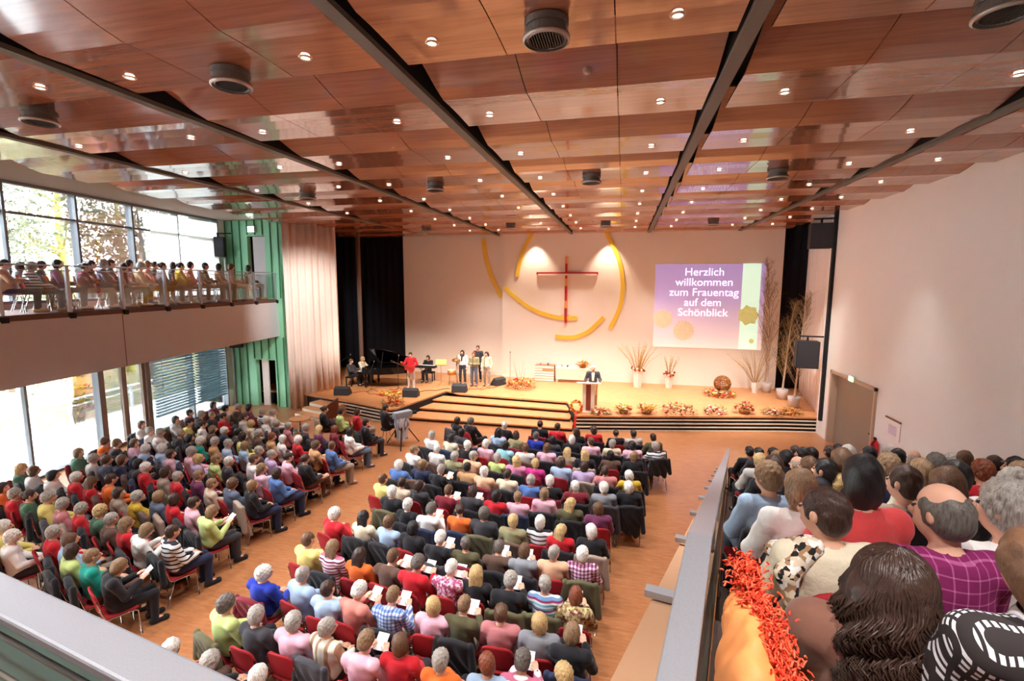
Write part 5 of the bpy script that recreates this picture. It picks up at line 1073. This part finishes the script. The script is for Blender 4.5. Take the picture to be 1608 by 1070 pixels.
PEOPLE = """
C 1 1 -4.55 14.11 1.17 s black
C 1 2 -3.43 14.01 1.17 w black
C 1 3 -2.36 14.16 1.17 d black
C 1 4 -1.81 14.04 1.17 d red
C 1 5 -1.23 13.85 1.17 d black L
C 1 6 -0.76 14.05 1.17 d red
C 1 7 -0.1 13.98 1.17 d black
C 1 8 0.39 14.05 1.17 d lgrey
C 1 9 0.92 13.69 1.17 d olive
C 2 1 -5.03 14.21 1.17 d black
C 2 2 -3.42 13.21 1.17 k lblue L
C 2 3 -2.86 13.0 1.17 d khaki
C 2 4 -2.29 13.05 1.17 s royal
C 2 5 -1.81 12.99 1.17 k charcoal
C 2 6 -1.28 13.03 1.17 w black
C 2 7 -0.77 12.95 1.17 b pink
C 2 8 -0.17 13.05 1.17 g cream
C 2 9 0.33 12.97 1.17 k pink
C 2 10 0.95 13.08 1.17 g stripesbw
C 3 1 -4.48 13.02 1.17 k charcoal
C 3 2 -4.59 12.41 1.17 k cream
C 3 3 -3.49 12.14 1.17 w pink
C 3 4 -2.96 12.19 1.17 k turq
C 3 5 -2.4 12.05 1.17 b lgrey
C 3 6 -1.83 12.18 1.17 b pink
C 3 7 -1.3 12.13 1.17 y taupe
C 3 8 -0.85 11.98 1.17 y black
C 3 9 -0.2 12.07 1.17 k brown
C 3 10 0.38 12.06 1.17 l black
C 4 1 -5.18 12.45 1.17 g white
C 4 2 -4.62 11.44 1.17 w white
C 4 3 -3.95 11.91 1.17 w black
C 4 4 -3.52 11.13 1.17 g peach
C 4 5 -2.95 11.24 1.17 g lime
C 4 6 -2.46 11.19 1.17 y rose
C 4 7 -1.97 11.11 1.17 y magenta
C 4 8 -1.34 11.23 1.17 d lblue
C 4 9 -0.8 11.13 1.17 d lavender
C 4 10 -0.3 11.01 1.17 d dustyrose
C 5 1 -5.16 11.24 1.17 l white
C 5 2 -4.03 11.15 1.17 g khaki
C 5 3 -3.48 10.5 1.17 k tan
C 5 4 -3.0 10.28 1.17 w peach
C 5 5 -2.45 10.27 1.17 d cream
C 5 6 -1.88 10.08 1.17 g blue
C 5 7 -1.45 10.07 1.17 w black
C 5 8 0.22 10.14 1.17 w black
C 5 9 0.24 10.91 1.17 w mustard
C 6 1 -5.1 10.24 1.17 w blue
C 6 2 -4.53 10.31 1.17 l navy
C 6 3 -4.04 10.24 1.17 g black p
C 6 4 -1.98 9.22 1.17 l pink
C 6 5 -1.47 9.43 1.17 l pink
C 6 6 -0.89 9.21 1.17 y olive L
C 6 7 -0.89 9.97 1.17 w maroon
C 6 8 -0.29 10.02 1.17 w grey
C 7 1 -5.04 9.33 1.17 b yellow
C 7 2 -4.61 9.34 1.17 d beige
C 7 3 -4.57 8.79 1.17 w black
C 7 4 -4.18 9.31 1.17 d charcoal
C 7 5 -3.49 9.24 1.17 b maroon p
C 7 6 -2.95 9.27 1.17 d charcoal p
C 7 7 -2.41 9.16 1.17 k red
C 7 8 -0.36 9.06 1.17 b plum
C 8 1 -4.01 8.38 1.17 w black
C 8 2 -3.52 8.36 1.17 s white p
C 8 3 -2.93 8.33 1.17 d orange
C 8 4 -2.42 8.28 1.17 s charcoal
C 8 5 -1.85 8.18 1.17 y khaki
C 8 6 -1.35 8.22 1.17 w stripesbw
C 8 7 -0.94 8.11 1.17 y red
C 8 8 -0.44 8.1 1.17 w black
C 9 1 -5.18 7.7 1.17 w red
C 9 2 -4.57 7.69 1.17 k cream L
C 9 3 -4.03 7.63 1.17 b lblue
C 9 4 -3.53 7.54 1.17 k black
C 9 5 -2.93 7.35 1.17 w black p
C 9 6 -2.47 7.3 1.17 s olive
C 9 7 -1.9 7.37 1.17 s brown p
C 9 8 -1.46 7.33 1.17 b grey p
C 9 9 -0.96 7.28 1.17 g peach
C 9 10 -0.52 7.35 1.17 w plaid
C 10 1 -5.06 6.74 1.17 b yellow
C 10 2 -4.51 6.62 1.17 l stripesred L
C 10 3 -4.0 6.58 1.17 d orange L
C 10 4 -3.46 6.65 1.17 b brown p
C 10 5 -3.0 6.57 1.17 s red p
C 10 6 -2.46 6.6 1.17 w floral p
C 10 7 -2.04 6.53 1.17 y black
C 10 8 -1.99 5.82 1.17 l olive p
C 10 9 -1.5 6.5 1.17 g black p
C 10 10 -0.99 6.45 1.17 g stripescol
C 10 11 -0.53 6.38 1.17 r pattern p
C 11 1 -5.14 5.8 1.17 w royal
C 11 2 -4.53 5.87 1.17 g lblue
C 11 3 -3.99 5.69 1.17 d lblue
C 11 4 -3.54 5.77 1.17 w salmon p
C 11 5 -3.02 5.77 1.17 l checks p
C 11 6 -2.41 5.72 1.17 y pink
C 11 7 -1.45 5.73 1.17 b dustyrose
C 11 8 -1.01 5.01 1.17 s stripesred p
C 11 9 -0.93 5.66 1.17 y grey
C 11 10 -0.5 5.59 1.17 l black p
C 12 1 -5.08 5.03 1.17 s lime
C 12 2 -4.57 4.97 1.17 g charcoal
C 12 3 -4.04 5.0 1.17 g pink
C 12 4 -3.52 4.98 1.17 g stripestan
C 12 5 -2.94 4.9 1.17 l pink p
C 12 6 -2.5 4.9 1.17 b red
C 12 7 -1.93 4.8 1.17 g orange
C 12 8 -1.4 4.84 1.17 r lblue
C 12 9 -0.53 4.89 1.17 y black
C 13 1 -5.1 4.22 1.17 w maroon
C 13 2 -4.54 4.21 1.17 g black
C 13 3 -3.8 4.12 1.17 w pink
L 1 1 -9.14 14.18 1.17 d lime
L 1 2 -8.61 14.31 1.17 d red
L 1 3 -7.7 13.26 1.17 k black
L 2 1 -9.79 14.21 1.17 d black
L 2 2 -8.63 12.23 1.17 y plum L
L 2 3 -8.19 12.34 1.17 r maroon
L 2 4 -7.65 12.28 1.17 k white
L 3 1 -11.32 13.61 1.17 g white
L 3 2 -10.3 12.5 1.17 g charcoal
L 3 3 -9.8 12.39 1.17 g dustyrose
L 3 4 -9.13 12.3 1.17 g charcoal
L 3 5 -8.66 11.32 1.17 w red
L 3 6 -7.85 10.95 1.17 b tan
L 3 7 -7.44 11.05 1.17 b blue
L 4 1 -12.42 13.79 1.17 k plum
L 4 2 -11.75 13.64 1.17 g stripesbw
L 4 3 -11.83 12.9 1.17 d lgrey
L 4 4 -10.84 12.71 1.17 w white
L 4 5 -11.11 12.38 1.17 y cream
L 4 6 -10.15 11.56 1.17 g brown
L 4 7 -9.58 11.42 1.17 r tan
L 4 8 -9.08 11.22 1.17 w white
L 4 9 -9.03 10.27 1.17 g brown
L 4 10 -8.52 10.11 1.17 g lavender
L 4 11 -7.99 10.05 1.17 d pink
L 4 12 -7.5 10.03 1.17 d black
L 5 1 -13.27 13.65 1.17 k white
L 5 2 -12.85 13.76 1.17 g brown
L 5 3 -12.47 12.74 1.17 d red
L 5 4 -11.79 11.63 1.17 l brown
L 5 5 -11.31 11.56 1.17 w navy
L 5 6 -10.76 11.46 1.17 k charcoal
L 5 7 -10.68 10.57 1.17 g tan
L 5 8 -10.22 11.05 1.17 k yellow
L 5 9 -10.18 10.49 1.17 g lblue
L 5 10 -9.72 10.56 1.17 l lblue
L 5 11 -9.2 9.47 1.17 w charcoal
L 5 12 -8.66 9.67 1.17 b white
L 5 13 -8.04 9.2 1.17 l pink L
L 5 14 -7.59 9.13 1.17 d blue
L 5 15 -7.59 8.38 1.17 l black
L 6 1 -14.05 13.94 1.17 k plum
L 6 2 -13.35 12.76 1.17 g charcoal
L 6 3 -12.92 12.75 1.17 l charcoal
L 6 4 -12.93 11.87 1.17 k yellow
L 6 5 -12.32 11.81 1.17 d white
L 6 6 -12.25 10.96 1.17 g charcoal
L 6 7 -11.7 10.74 1.17 k black
L 6 8 -11.12 10.54 1.17 w teal
L 6 9 -10.63 9.79 1.17 g pink
L 6 10 -10.08 9.46 1.17 y lavender
L 6 11 -9.66 9.56 1.17 l lime
L 6 12 -9.17 8.59 1.17 l plum
L 6 13 -8.54 8.3 1.17 l beige
L 6 14 -8.1 8.39 1.17 b slate
L 7 1 -13.92 12.86 1.17 k maroon
L 7 2 -13.66 12.1 1.17 k lgrey
L 7 3 -13.31 10.95 1.17 g white
L 7 4 -12.85 10.87 1.17 g white
L 7 5 -12.11 9.81 1.17 w lblue
L 7 6 -11.69 9.91 1.17 w lblue
L 7 7 -11.1 9.63 1.17 d pink
L 7 8 -11.25 8.9 1.17 k charcoal
L 7 9 -10.78 8.7 1.17 w red
L 7 10 -10.09 8.57 1.17 d taupe
L 7 11 -9.56 8.41 1.17 g red
L 7 12 -9.12 7.57 1.17 l slate
L 7 13 -8.66 7.5 1.17 d red
L 7 14 -8.13 7.45 1.17 d pink
L 7 15 -7.5 7.25 1.17 l lime p
L 8 1 -14.08 11.34 1.17 b white
L 8 2 -13.69 9.98 1.17 b orange
L 8 3 -13.17 9.89 1.17 l charcoal
L 8 4 -12.77 10.05 1.17 b pink
L 8 5 -12.63 8.9 1.17 g lgrey
L 8 6 -12.2 8.89 1.17 b slate
L 8 7 -11.75 8.91 1.17 b navy
L 8 8 -11.21 7.81 1.17 b red L
L 8 9 -10.79 7.91 1.17 d orange
L 8 10 -10.04 7.49 1.17 d taupe
L 8 11 -9.54 7.47 1.17 g mustard
L 8 12 -9.57 6.77 1.17 y green
L 8 13 -9.03 6.56 1.17 g brown
L 8 14 -8.58 6.48 1.17 l red L
L 8 15 -8.06 6.42 1.17 l white p
L 8 16 -7.47 6.39 1.17 d stripesbw
L 9 1 -13.27 9.02 1.17 l green
L 9 2 -12.42 7.89 1.17 k white
L 9 3 -11.81 7.94 1.17 w red
L 9 4 -11.6 6.93 1.17 d green
L 9 5 -11.18 6.98 1.17 g yellow
L 9 6 -10.57 6.82 1.17 g dustyrose
L 9 7 -10.05 6.78 1.17 g red
L 9 8 -9.54 5.98 1.17 g red
L 9 9 -8.99 5.85 1.17 b lblue
L 9 10 -8.63 5.62 1.17 d lime
L 9 11 -8.08 5.53 1.17 l teal
L 9 12 -7.5 5.5 1.17 l black p
L 10 1 -13.55 8.0 1.17 y green
L 10 2 -13.1 7.96 1.17 b lgrey
L 10 3 -12.63 7.11 1.17 d orange
L 10 4 -12.05 6.96 1.17 g red
L 10 5 -10.55 5.88 1.17 w yellow
L 10 6 -10.05 5.7 1.17 w white
R 1 1 2.47 9.88 2.25 k black
R 1 2 3.26 9.87 2.33 d charcoal
R 1 3 4.1 10.16 2.31 k black
R 1 4 4.78 9.82 2.47 g dustyrose
R 1 5 5.36 9.16 2.75 g red
R 2 1 2.53 9.49 2.35 k charcoal
R 2 2 2.79 9.56 2.36 k black
R 2 3 3.29 9.17 2.53 k charcoal
R 2 4 3.64 9.36 2.52 d charcoal
R 2 5 4.26 8.5 2.8 k charcoal
R 3 1 2.55 8.5 2.65 l brown
R 3 2 2.96 8.6 2.69 k black
R 3 3 3.82 8.4 2.83 k black
R 3 4 4.6 7.59 3.17 b charcoal
R 3 5 5.14 7.9 3.05 d maroon
R 4 1 1.99 7.38 2.96 y lgrey
R 4 2 2.36 7.47 3.0 k black
R 4 3 3.22 7.67 3.06 w cream
R 4 4 3.93 7.43 3.14 p black
R 5 1 2.31 6.85 3.12 p charcoal
R 5 2 3.64 6.48 3.48 s black
R 5 3 4.03 6.36 3.51 r red
R 5 4 4.47 6.56 3.46 k plum
R 6 1 1.56 5.29 3.63 d black
R 6 2 2.03 5.7 3.5 b brown
R 6 3 2.71 5.56 3.63 l navy
R 6 4 3.81 5.51 3.73 l maroon
R 7 1 1.91 4.98 3.73 k navy
R 7 2 2.03 4.99 3.64 y black
R 7 3 2.06 5.02 3.83 b charcoal
R 7 4 2.55 4.72 3.87 l cream
R 8 1 1.11 3.9 4.03 l lblue
R 8 2 1.92 3.73 4.13 d taupe
R 8 3 1.95 3.35 4.27 b black
R 8 4 2.37 3.99 4.11 k white
R 8 5 2.48 3.62 4.22 g white
R 9 1 1.08 3.14 4.27 l white
R 9 2 1.27 2.85 4.47 k coral
R 9 3 1.33 2.3 4.54 s maroonplaid
R 9 4 1.64 2.43 4.53 g white
R 10 1 0.89 2.3 4.49 d cream
B 1 1 -15.41 17.54 6.15 k olive front
B 1 2 -15.25 16.46 6.15 b beige front
B 1 3 -15.14 15.74 6.17 k tan front
B 1 4 -15.04 15.02 6.06 d olive front
B 1 5 -14.93 14.28 6.1 d salmon front
B 1 6 -14.86 13.83 6.02 d mustard front
B 1 7 -14.75 13.05 6.0 d grey front
B 1 8 -14.63 12.21 5.97 g tan front
B 1 9 -14.54 11.61 5.92 d maroon front
B 1 10 -14.44 10.96 5.99 g slate front
B 1 11 -14.36 10.41 5.88 d plum front
B 1 12 -14.25 9.67 5.94 k plum front
B 1 13 -14.16 9.04 5.86 g stripesbw front
B 1 14 -14.08 8.46 5.89 d tan front
B 2 1 -15.75 14.35 6.1 d charcoal back
B 2 2 -15.63 13.55 6.05 d brown back
B 2 3 -15.59 13.25 6.08 l salmon back
B 2 4 -15.48 12.54 6.06 d maroon back
B 2 5 -15.39 11.9 6.04 d charcoal back
B 2 6 -15.3 11.27 5.99 d charcoal back
B 2 7 -15.09 9.86 5.92 d charcoal back
B 2 8 -15.02 9.36 5.88 d grey back
"""
def poss(k): return '%s from windows' % ORD[k]
for ln in PEOPLE.strip().split('\n'):
    q = ln.split(); blk, row, k = q[0], int(q[1]), int(q[2]); x, y, z = map(float, q[3:6]); hc, tc = q[6], q[7]; fl = q[8] if len(q) > 8 else ''
    if blk in 'CLR': tx, ty = -1.3, 20.5; dx, dy = tx - x, ty - y
    else: dx, dy = .62, .78
    rz = math.atan2(-dx, dy) + rnd.uniform(-.10, .10)
    pose = 'read' if fl == 'p' else rnd.choice(['still', 'still', 'turn_a', 'turn_b', 'folded', 'crossed', 'turn_a'])
    if blk == 'B': pose = rnd.choice(['turn_a', 'still', 'crossed', 'folded', 'turn_a'])
    if blk == 'R' and y < 5.5: pose = rnd.choice(['still', 'turn_a', 'still', 'folded'])
    style = 'long' if fl == 'L' else rnd.choice(HSTY[hc])
    if tc == 'maroonplaid': style, pose = 'bald', 'turn_a'
    if tc == 'coral': style, pose = 'bob', 'still'
    if tc == 'cream' and blk == 'R' and y < 3: style, pose = 'short', 'turn_a'
    J, _, _, _, h0 = pose_meshes(pose); c, s_ = math.cos(rz), math.sin(rz)
    fz = 0.0; sz = rnd.uniform(.97, 1.03); sx = rnd.uniform(.98, 1.10)
    if blk == 'B': fz = 4.75; sz = min(1.12, max(.92, (z - fz) / h0[2]))
    if blk == 'R':
        sg = (Vector((x, y, 0)) - (Vector((.22, 1.37, 0)) - GU * 1.4)).dot(GU); fz = max(tier((math.floor((sg + 2) / .5) * .5 - 2) + .25) - .02, 0) if sg > .4 else 3.9
        sz = min(1.14, max(.85, (z - fz) / h0[2])); sx = rnd.uniform(.93, 1.0)
    hx, hy = h0[0] * sx, h0[1] * sx
    loc = (x - (c * hx - s_ * hy), y - (s_ * hx + c * hy), fz)
    pos = '%s row %s, %s' % (BLK[blk], NUM[row], poss(k))
    lg = rnd.choice(LEGC) if not (blk == 'B' and y > 13) else rnd.choice(['taupe', 'beige', 'tan'])
    word = COLN.get(tc, tc)
    pr = person(pose, style, hc, tc, lg, loc, rz, 'person with %s hair in %s top, %s' % (HAIRN[hc], word, pos), 'person', GRP[blk], sx, sz)
    if blk == 'B' and row == 1 or blk in 'CL' and (k <= 2 or k >= 9):
        sc_ = rnd.choice(['white', 'white', 'tan', 'white']) if blk == 'B' else rnd.choice(['black', 'black', 'brown'])
        for m_ in shoes_for(pose): setmat(link('shoe', m_, pr), top_mat(sc_))
    if tc == 'cream' and blk == 'R' and y < 3:
        F = Field((-.32, -.30, .66), (.02, .16, 1.08), .009); F.cap((-.10, -.10, 1.04), (-.215, -.14, .93), .05, .045, k=.03); F.cap((-.215, -.14, .93), (-.20, -.175, .80), .045, .03, k=.03); F.cap((-.10, -.08, 1.04), (-.2, .02, .95), .045, k=.03)
        link('scarf', F.mesh('scarf', [pattern('spotted scarf', blotch(46, [(226, 206, 180), (40, 34, 34), (240, 234, 228), (170, 130, 96)]))]), pr)
    chair(loc, rz, 'red chair with chrome legs, %s' % pos, 'chairs of the ' + BLK[blk])
    if blk in 'CL' and rnd.random() < (.32 if blk == 'C' and row >= 10 else .7) or blk == 'R' and y > 3 and rnd.random() < .25:
        cc = rnd.choice(COATC); o = link('coat', rnd.choice(coats), None, loc, rz); setmat(o, top_mat(cc)); tag(o, '%s coat hung over a chair back, %s' % (COLN.get(cc, cc), pos), 'coat', 'coats on the chairs')
    if pose == 'read':
        o = link('booklet', booklet_me, None); o.matrix_world = Matrix.Translation(loc) @ Matrix.Rotation(rz, 4, 'Z') @ Matrix.Diagonal((sx, sx, sz, 1)) @ Matrix.Translation((0, .385, .88)) @ Matrix.Rotation(rad(-52), 4, 'X')
        tag(o, 'white leaflet held by a reader, %s' % pos, 'leaflet', 'white leaflets')
# ---------------------------------------------------------------- people on the stage and beside it
stg = 'people on the stage'
def sp(pose, style, hc, top, leg, x, y, face, label, z=ZS, sx=1.0, sz=1.0, tn='sweater'):
    return person(pose, style, hc, top, leg, (x, y, z), rad(face), label, 'person', stg, sx, sz, tn)
sp('play', 'short', 'b', 'charcoal', 'black', -12.55, 20.45, -90, 'pianist in a dark suit seated at the grand piano', tn='jacket')
sp('play', 'bob', 'y', 'cream', 'black', -12.4, 21.25, -95, 'seated page turner with blond hair in cream behind the piano keys')
sp('stand_guitar', 'short', 'd', 'red', 'lgrey', -9.56, 20.6, 190, 'standing guitarist in red top and pale trousers', sz=1.0)
sp('play', 'bob', 'd', 'black', 'black', -9.45, 22.35, 180, 'keyboard player in black seated at the electronic keyboard')
s1_ = sp('stand', 'bob', 'k', 'white', 'charcoal', -7.51, 22.0, 185, 'standing singer in white top with dark scarf beside the drum', sz=.98)
sfm = Field((-.16, -.16, 1.1), (.16, .22, 1.6), .01); sfm.cap((-.06, .04, 1.45), (.06, .04, 1.45), .06, k=.03); sfm.cap((.0, .09, 1.42), (.02, .125, 1.2), .045, .03, k=.03); setmat(link('scarf', sfm.mesh('scarf', [M_black]), s1_), top_mat('charcoal'))
sp('stand_sing', 'bob', 'r', 'khaki', 'slate', -6.85, 21.75, 180, 'middle singer in olive top and jeans with clasped hands', sz=.96)
sp('stand', 'long', 'd', 'cream', 'taupe', -6.26, 21.9, 172, 'singer with long dark hair in a cream top', sz=.97)
sp('stand', 'short', 'd', 'charcoal', 'black', -6.95, 22.75, 180, 'tall man in a dark jacket standing behind the singers', sz=1.07, tn='jacket')
spk = sp('stand_rest', 'short', 'w', 'charcoal', 'tan', -1.08, 19.0, 184, 'white-haired speaker in a dark jacket standing behind the lectern', sx=1.04, tn='jacket')
MB().add([(-.035, .135, 1.10), (.035, .135, 1.10), (.06, .115, 1.42), (-.06, .115, 1.42)], [(0, 1, 2, 3)]).obj('shirt_front', mat('cream shirt', (244, 226, 190), 0.8), spk)
op = sp('play', 'short', 'd', 'black', 'black', -7.7, 14.55, -35, 'camera operator in black seated on a stool behind the covered video camera', z=.12, sx=1.02)
so_ = thing('operator_stool', 'black round stool under the camera operator', 'stool', (-7.7, 14.55, 0)); MB().lathe([(.17, .53), (.19, .55), (.19, .58), (.17, .6)], 20).obj('seat', M_black, so_, True)
for k in range(3): MB().tube([(.1 * math.cos(2.1 * k), .1 * math.sin(2.1 * k), .53), (.22 * math.cos(2.1 * k), .22 * math.sin(2.1 * k), 0)], .013).obj('leg', M_chrome, so_)
op['group'] = 'people beside the steps'
# guitar
gt = thing('guitar', 'red guitar held by the standing guitarist', 'guitar', (-9.56, 20.33, ZS + 1.02), rad(190)); GM = Matrix.Translation((0, .06, 0)) @ Matrix.Rotation(rad(-22), 4, 'Y')
b = MB(); prof = [(-.30, .10), (-.25, .16), (-.15, .17), (-.06, .12), (.02, .13), (.10, .12), (.14, .06)]
pl = [(x, -w) for x, w in prof] + [(x, w) for x, w in prof[::-1]]; vs = [GM @ Vector((x, y_, z)) for y_ in (0, .07) for x, z in pl]; m_ = len(pl)
b.add(vs, [tuple(range(m_)), tuple(range(2 * m_ - 1, m_ - 1, -1))] + [(i, m_ + i, m_ + (i + 1) % m_, (i + 1) % m_) for i in range(m_)]).obj('body', mat('red guitar varnish', (176, 44, 36), 0.3), gt)
MB().box((.1, .035, -.022), (.72, .06, .022), 0, GM).obj('neck', M_wooddark, gt); MB().box((.72, .03, -.04), (.86, .055, .04), 0, GM).obj('headstock', M_black, gt)
MB().box((-.3, .071, -.008), (.72, .075, .008), 0, GM).obj('strings', M_chrome, gt)
# ---------------------------------------------------------------- two women close to the photographer
def hero(name_label, head, face, tilt, hc, style, topm, leg, sx=1.0, hair_scale=1.0):
    pose = 'hero' + style; J = skeleton('still'); J['yaw'] = rad(tilt[0]); J['pitch'] = rad(tilt[1]); J['roll'] = rad(tilt[2]); J['neck'] = J['neck'] - (V3(0, .03, .03) if style == 'long' else V3(0, 0, 0)); hcn = head_frame(J)[0]
    c, s_ = math.cos(rad(face)), math.sin(rad(face)); loc = (head[0] - (c * hcn[0] - s_ * hcn[1]) * sx, head[1] - (s_ * hcn[0] + c * hcn[1]) * sx, head[2] - hcn[2])
    root = tag(link('person', skin_mesh(J, .007, SLO, SHI), None, loc, rad(face), (sx, sx, 1)), name_label, 'person', GRP['R'])
    o = link('sweater', top_mesh(J, .008, SLO, SHI, 1.0, True, .008), root); setmat(o, topm)
    o = link('trousers', legs_mesh(J, .01, SLO, SHI), root); setmat(o, top_mat(leg))
    return root, J, loc
# woman with long wavy brown hair
rh, J, loc = hero('woman with long wavy dark brown hair in a brown top, looking towards the stage', (0.877, 1.732, 4.507), -6, (-14, -8, 4), 'd', 'long', mat('brown jersey', (126, 82, 66), 0.85, noise=0.06, nscale=30, bump=0.2, sheen=0.2), 'navy', 1.08)
hm_ = mat('wavy brown hair', (62, 42, 34), 0.4, noise=0.5, nscale=40, spec=0.4, bump=0.4)
o = link('hair', hair_mesh(J, 'verylong', .007, 2, 1.0), rh); setmat(o, hm_)
hc0, R0 = head_frame(J); lk = MB(); g = random.Random(5)
for k in range(900):
    az = g.uniform(-1.25, 1.25) * PI / 1.55 - PI / 2; t0 = g.uniform(.03, .9) ** 1.3; ce = V3(.012, -.018, .02); ra = V3(.101, .119, .114) * g.uniform(1.0, 1.06); pts = []
    L = g.uniform(.18, .38); ph = 5 * az + g.uniform(-.5, .5); amp = g.uniform(.010, .024); t1 = g.uniform(1.5, 1.85)
    for i in range(7):
        t = t0 + (t1 - t0) * i / 6; wob = .10 * math.sin(5 * t + ph); pts.append(ce + V3(ra[0] * math.sin(t) * math.cos(az + wob), ra[1] * math.sin(t) * math.sin(az + wob), ra[2] * math.cos(t)))
    e = pts[-1]; od = V3(math.cos(az), min(math.sin(az), -.1), 0)
    for i in range(1, 11):
        u = i / 10; pts.append(e + V3(0, -.01 * u, -L * u) + od * .028 * math.sin(u * 2.4) + V3(amp * math.sin(16 * u * L / .25 + ph), amp * math.cos(13 * u * L / .25 + ph), 0) * min(1, u * 2))
    pts = [q for q in pts if not (q[1] > .05 and q[2] < .06)]
    if len(pts) > 4: lk.tube([tuple(hc0 + R0 @ q) for q in pts], [.0052 * (1 - .6 * i / len(pts)) for i in range(len(pts))], 5)
lo_ = lk.obj('curls', [hm_], rh, True); lo_['kind'] = 'stuff'
chair(loc, rad(-6), 'red chair with chrome legs under the woman with long wavy hair', 'chairs of the side gallery')
# woman in the crochet cardigan
def crochet():
    m = bpy.data.materials.new('crochet black'); m.use_nodes = True; n, l = nodes(m); b = n['Principled BSDF']; b.inputs['Roughness'].default_value = 0.9
    tc = n.new('ShaderNodeTexCoord'); s = xyz(n, l, tc.outputs['Object'])
    zz = mth(n, l, 'SUBTRACT', s[2], s[1]); fz = mth(n, l, 'FRACT', mth(n, l, 'MULTIPLY', zz, 40)); fx = mth(n, l, 'FRACT', mth(n, l, 'MULTIPLY', s[0], 52)); band = mth(n, l, 'GREATER_THAN', mth(n, l, 'FRACT', mth(n, l, 'MULTIPLY', zz, 10)), 0.3)
    a = mth(n, l, 'MULTIPLY', mth(n, l, 'LESS_THAN', mth(n, l, 'ABSOLUTE', mth(n, l, 'SUBTRACT', fz, 0.5)), 0.27), mth(n, l, 'LESS_THAN', mth(n, l, 'ABSOLUTE', mth(n, l, 'SUBTRACT', fx, 0.5)), 0.3))
    l.new(ramp(n, l, mth(n, l, 'MULTIPLY', a, band), [(0, (46, 38, 38)), (0.5, (232, 230, 236))]), b.inputs['Base Color']); MATS['crochet black'] = m; return m
rh2, J, loc = hero('woman with short brown hair in a black crochet cardigan over a white collar', (1.168, 1.564, 4.707), 4, (10, -4, 0), 'b', 'bob', crochet(), 'black', 1.06)
o = link('hair', hair_mesh(J, 'bob', .007, 3, 1.05), rh2); setmat(o, mat('brown short hair', (120, 86, 64), 0.42, noise=0.35, nscale=60, spec=0.4, bump=0.4))
cl = MB(); nk = J['neck']
for j, (r_, z) in enumerate(((.068, .045), (.075, .03), (.105, -.03), (.13, -.055))):
    for k in range(24): a = 2 * PI * k / 24; cl.v.append((nk[0] + r_ * math.cos(a) * 1.1, nk[1] + r_ * math.sin(a) + (.01 if j < 2 else 0), nk[2] + z - (.03 * math.cos(a) ** 2 if j > 1 else 0)))
cl.f = [(j * 24 + k, j * 24 + (k + 1) % 24, (j + 1) * 24 + (k + 1) % 24, (j + 1) * 24 + k) for j in range(3) for k in range(24)]; cl.m = [0] * len(cl.f)
cl.obj('collar', pattern('white ribbed collar', stripes(0, .02, [(240, 238, 240), (240, 238, 240), (176, 184, 200)])), rh2, True)
chair(loc, rad(4), 'red chair with chrome legs under the woman in the crochet cardigan', 'chairs of the side gallery')
# orange jacket and fluffy scarf over a chair by the rail
jk = thing('orange_jacket', 'bright orange jacket with a fluffy red-orange scarf hanging by the gallery rail', 'jacket', (0.30, 1.12, 3.9), rad(-12)); F = Field((-.2, -.40, .2), (.25, .40, 1.0), .009)
F.ell((.01, -.02, .50), (.075, .26, .33), k=.03); F.cap((.02, -.14, .70), (.0, .16, .76), .05, k=.05); F.cap((.06, .12, .7), (.08, .16, .35), .05, k=.04)
X, Y, Z = np.meshgrid(*F.ax, indexing='ij', sparse=True); F.d = F.d + (.007 * np.sin(34 * Y + 7 * Z) * np.sin(30 * Z + 8 * X) + .004 * np.sin(90 * Y) * np.sin(70 * X + 3)).astype(np.float32)
link('body', F.mesh('jacket', [mat('orange quilted cloth', (240, 150, 84), 0.6, noise=0.08, nscale=20, bump=0.3)]), jk)
sc_ = MB(); g = random.Random(9)
for k in range(2200):
    u = g.random(); c = Vector((-.01 + .115 * u, .24 - .44 * u, .835 - .07 * u - .10 * max(0, u - .6))) + Vector((g.gauss(0, .019), g.gauss(0, .02), g.gauss(0, .016))); d = Vector((g.gauss(0, 1), g.gauss(0, 1), g.gauss(.3, 1))).normalized() * .017; sc_.tube([c, c + d * .6, c + d + Vector((0, 0, -.005))], [.0026, .0024, .0012], 4, k % 2)
sf_ = sc_.obj('scarf', [mat('red-orange wool', (226, 66, 36), 0.9), mat('coral wool', (238, 104, 70), 0.9)], jk, True)
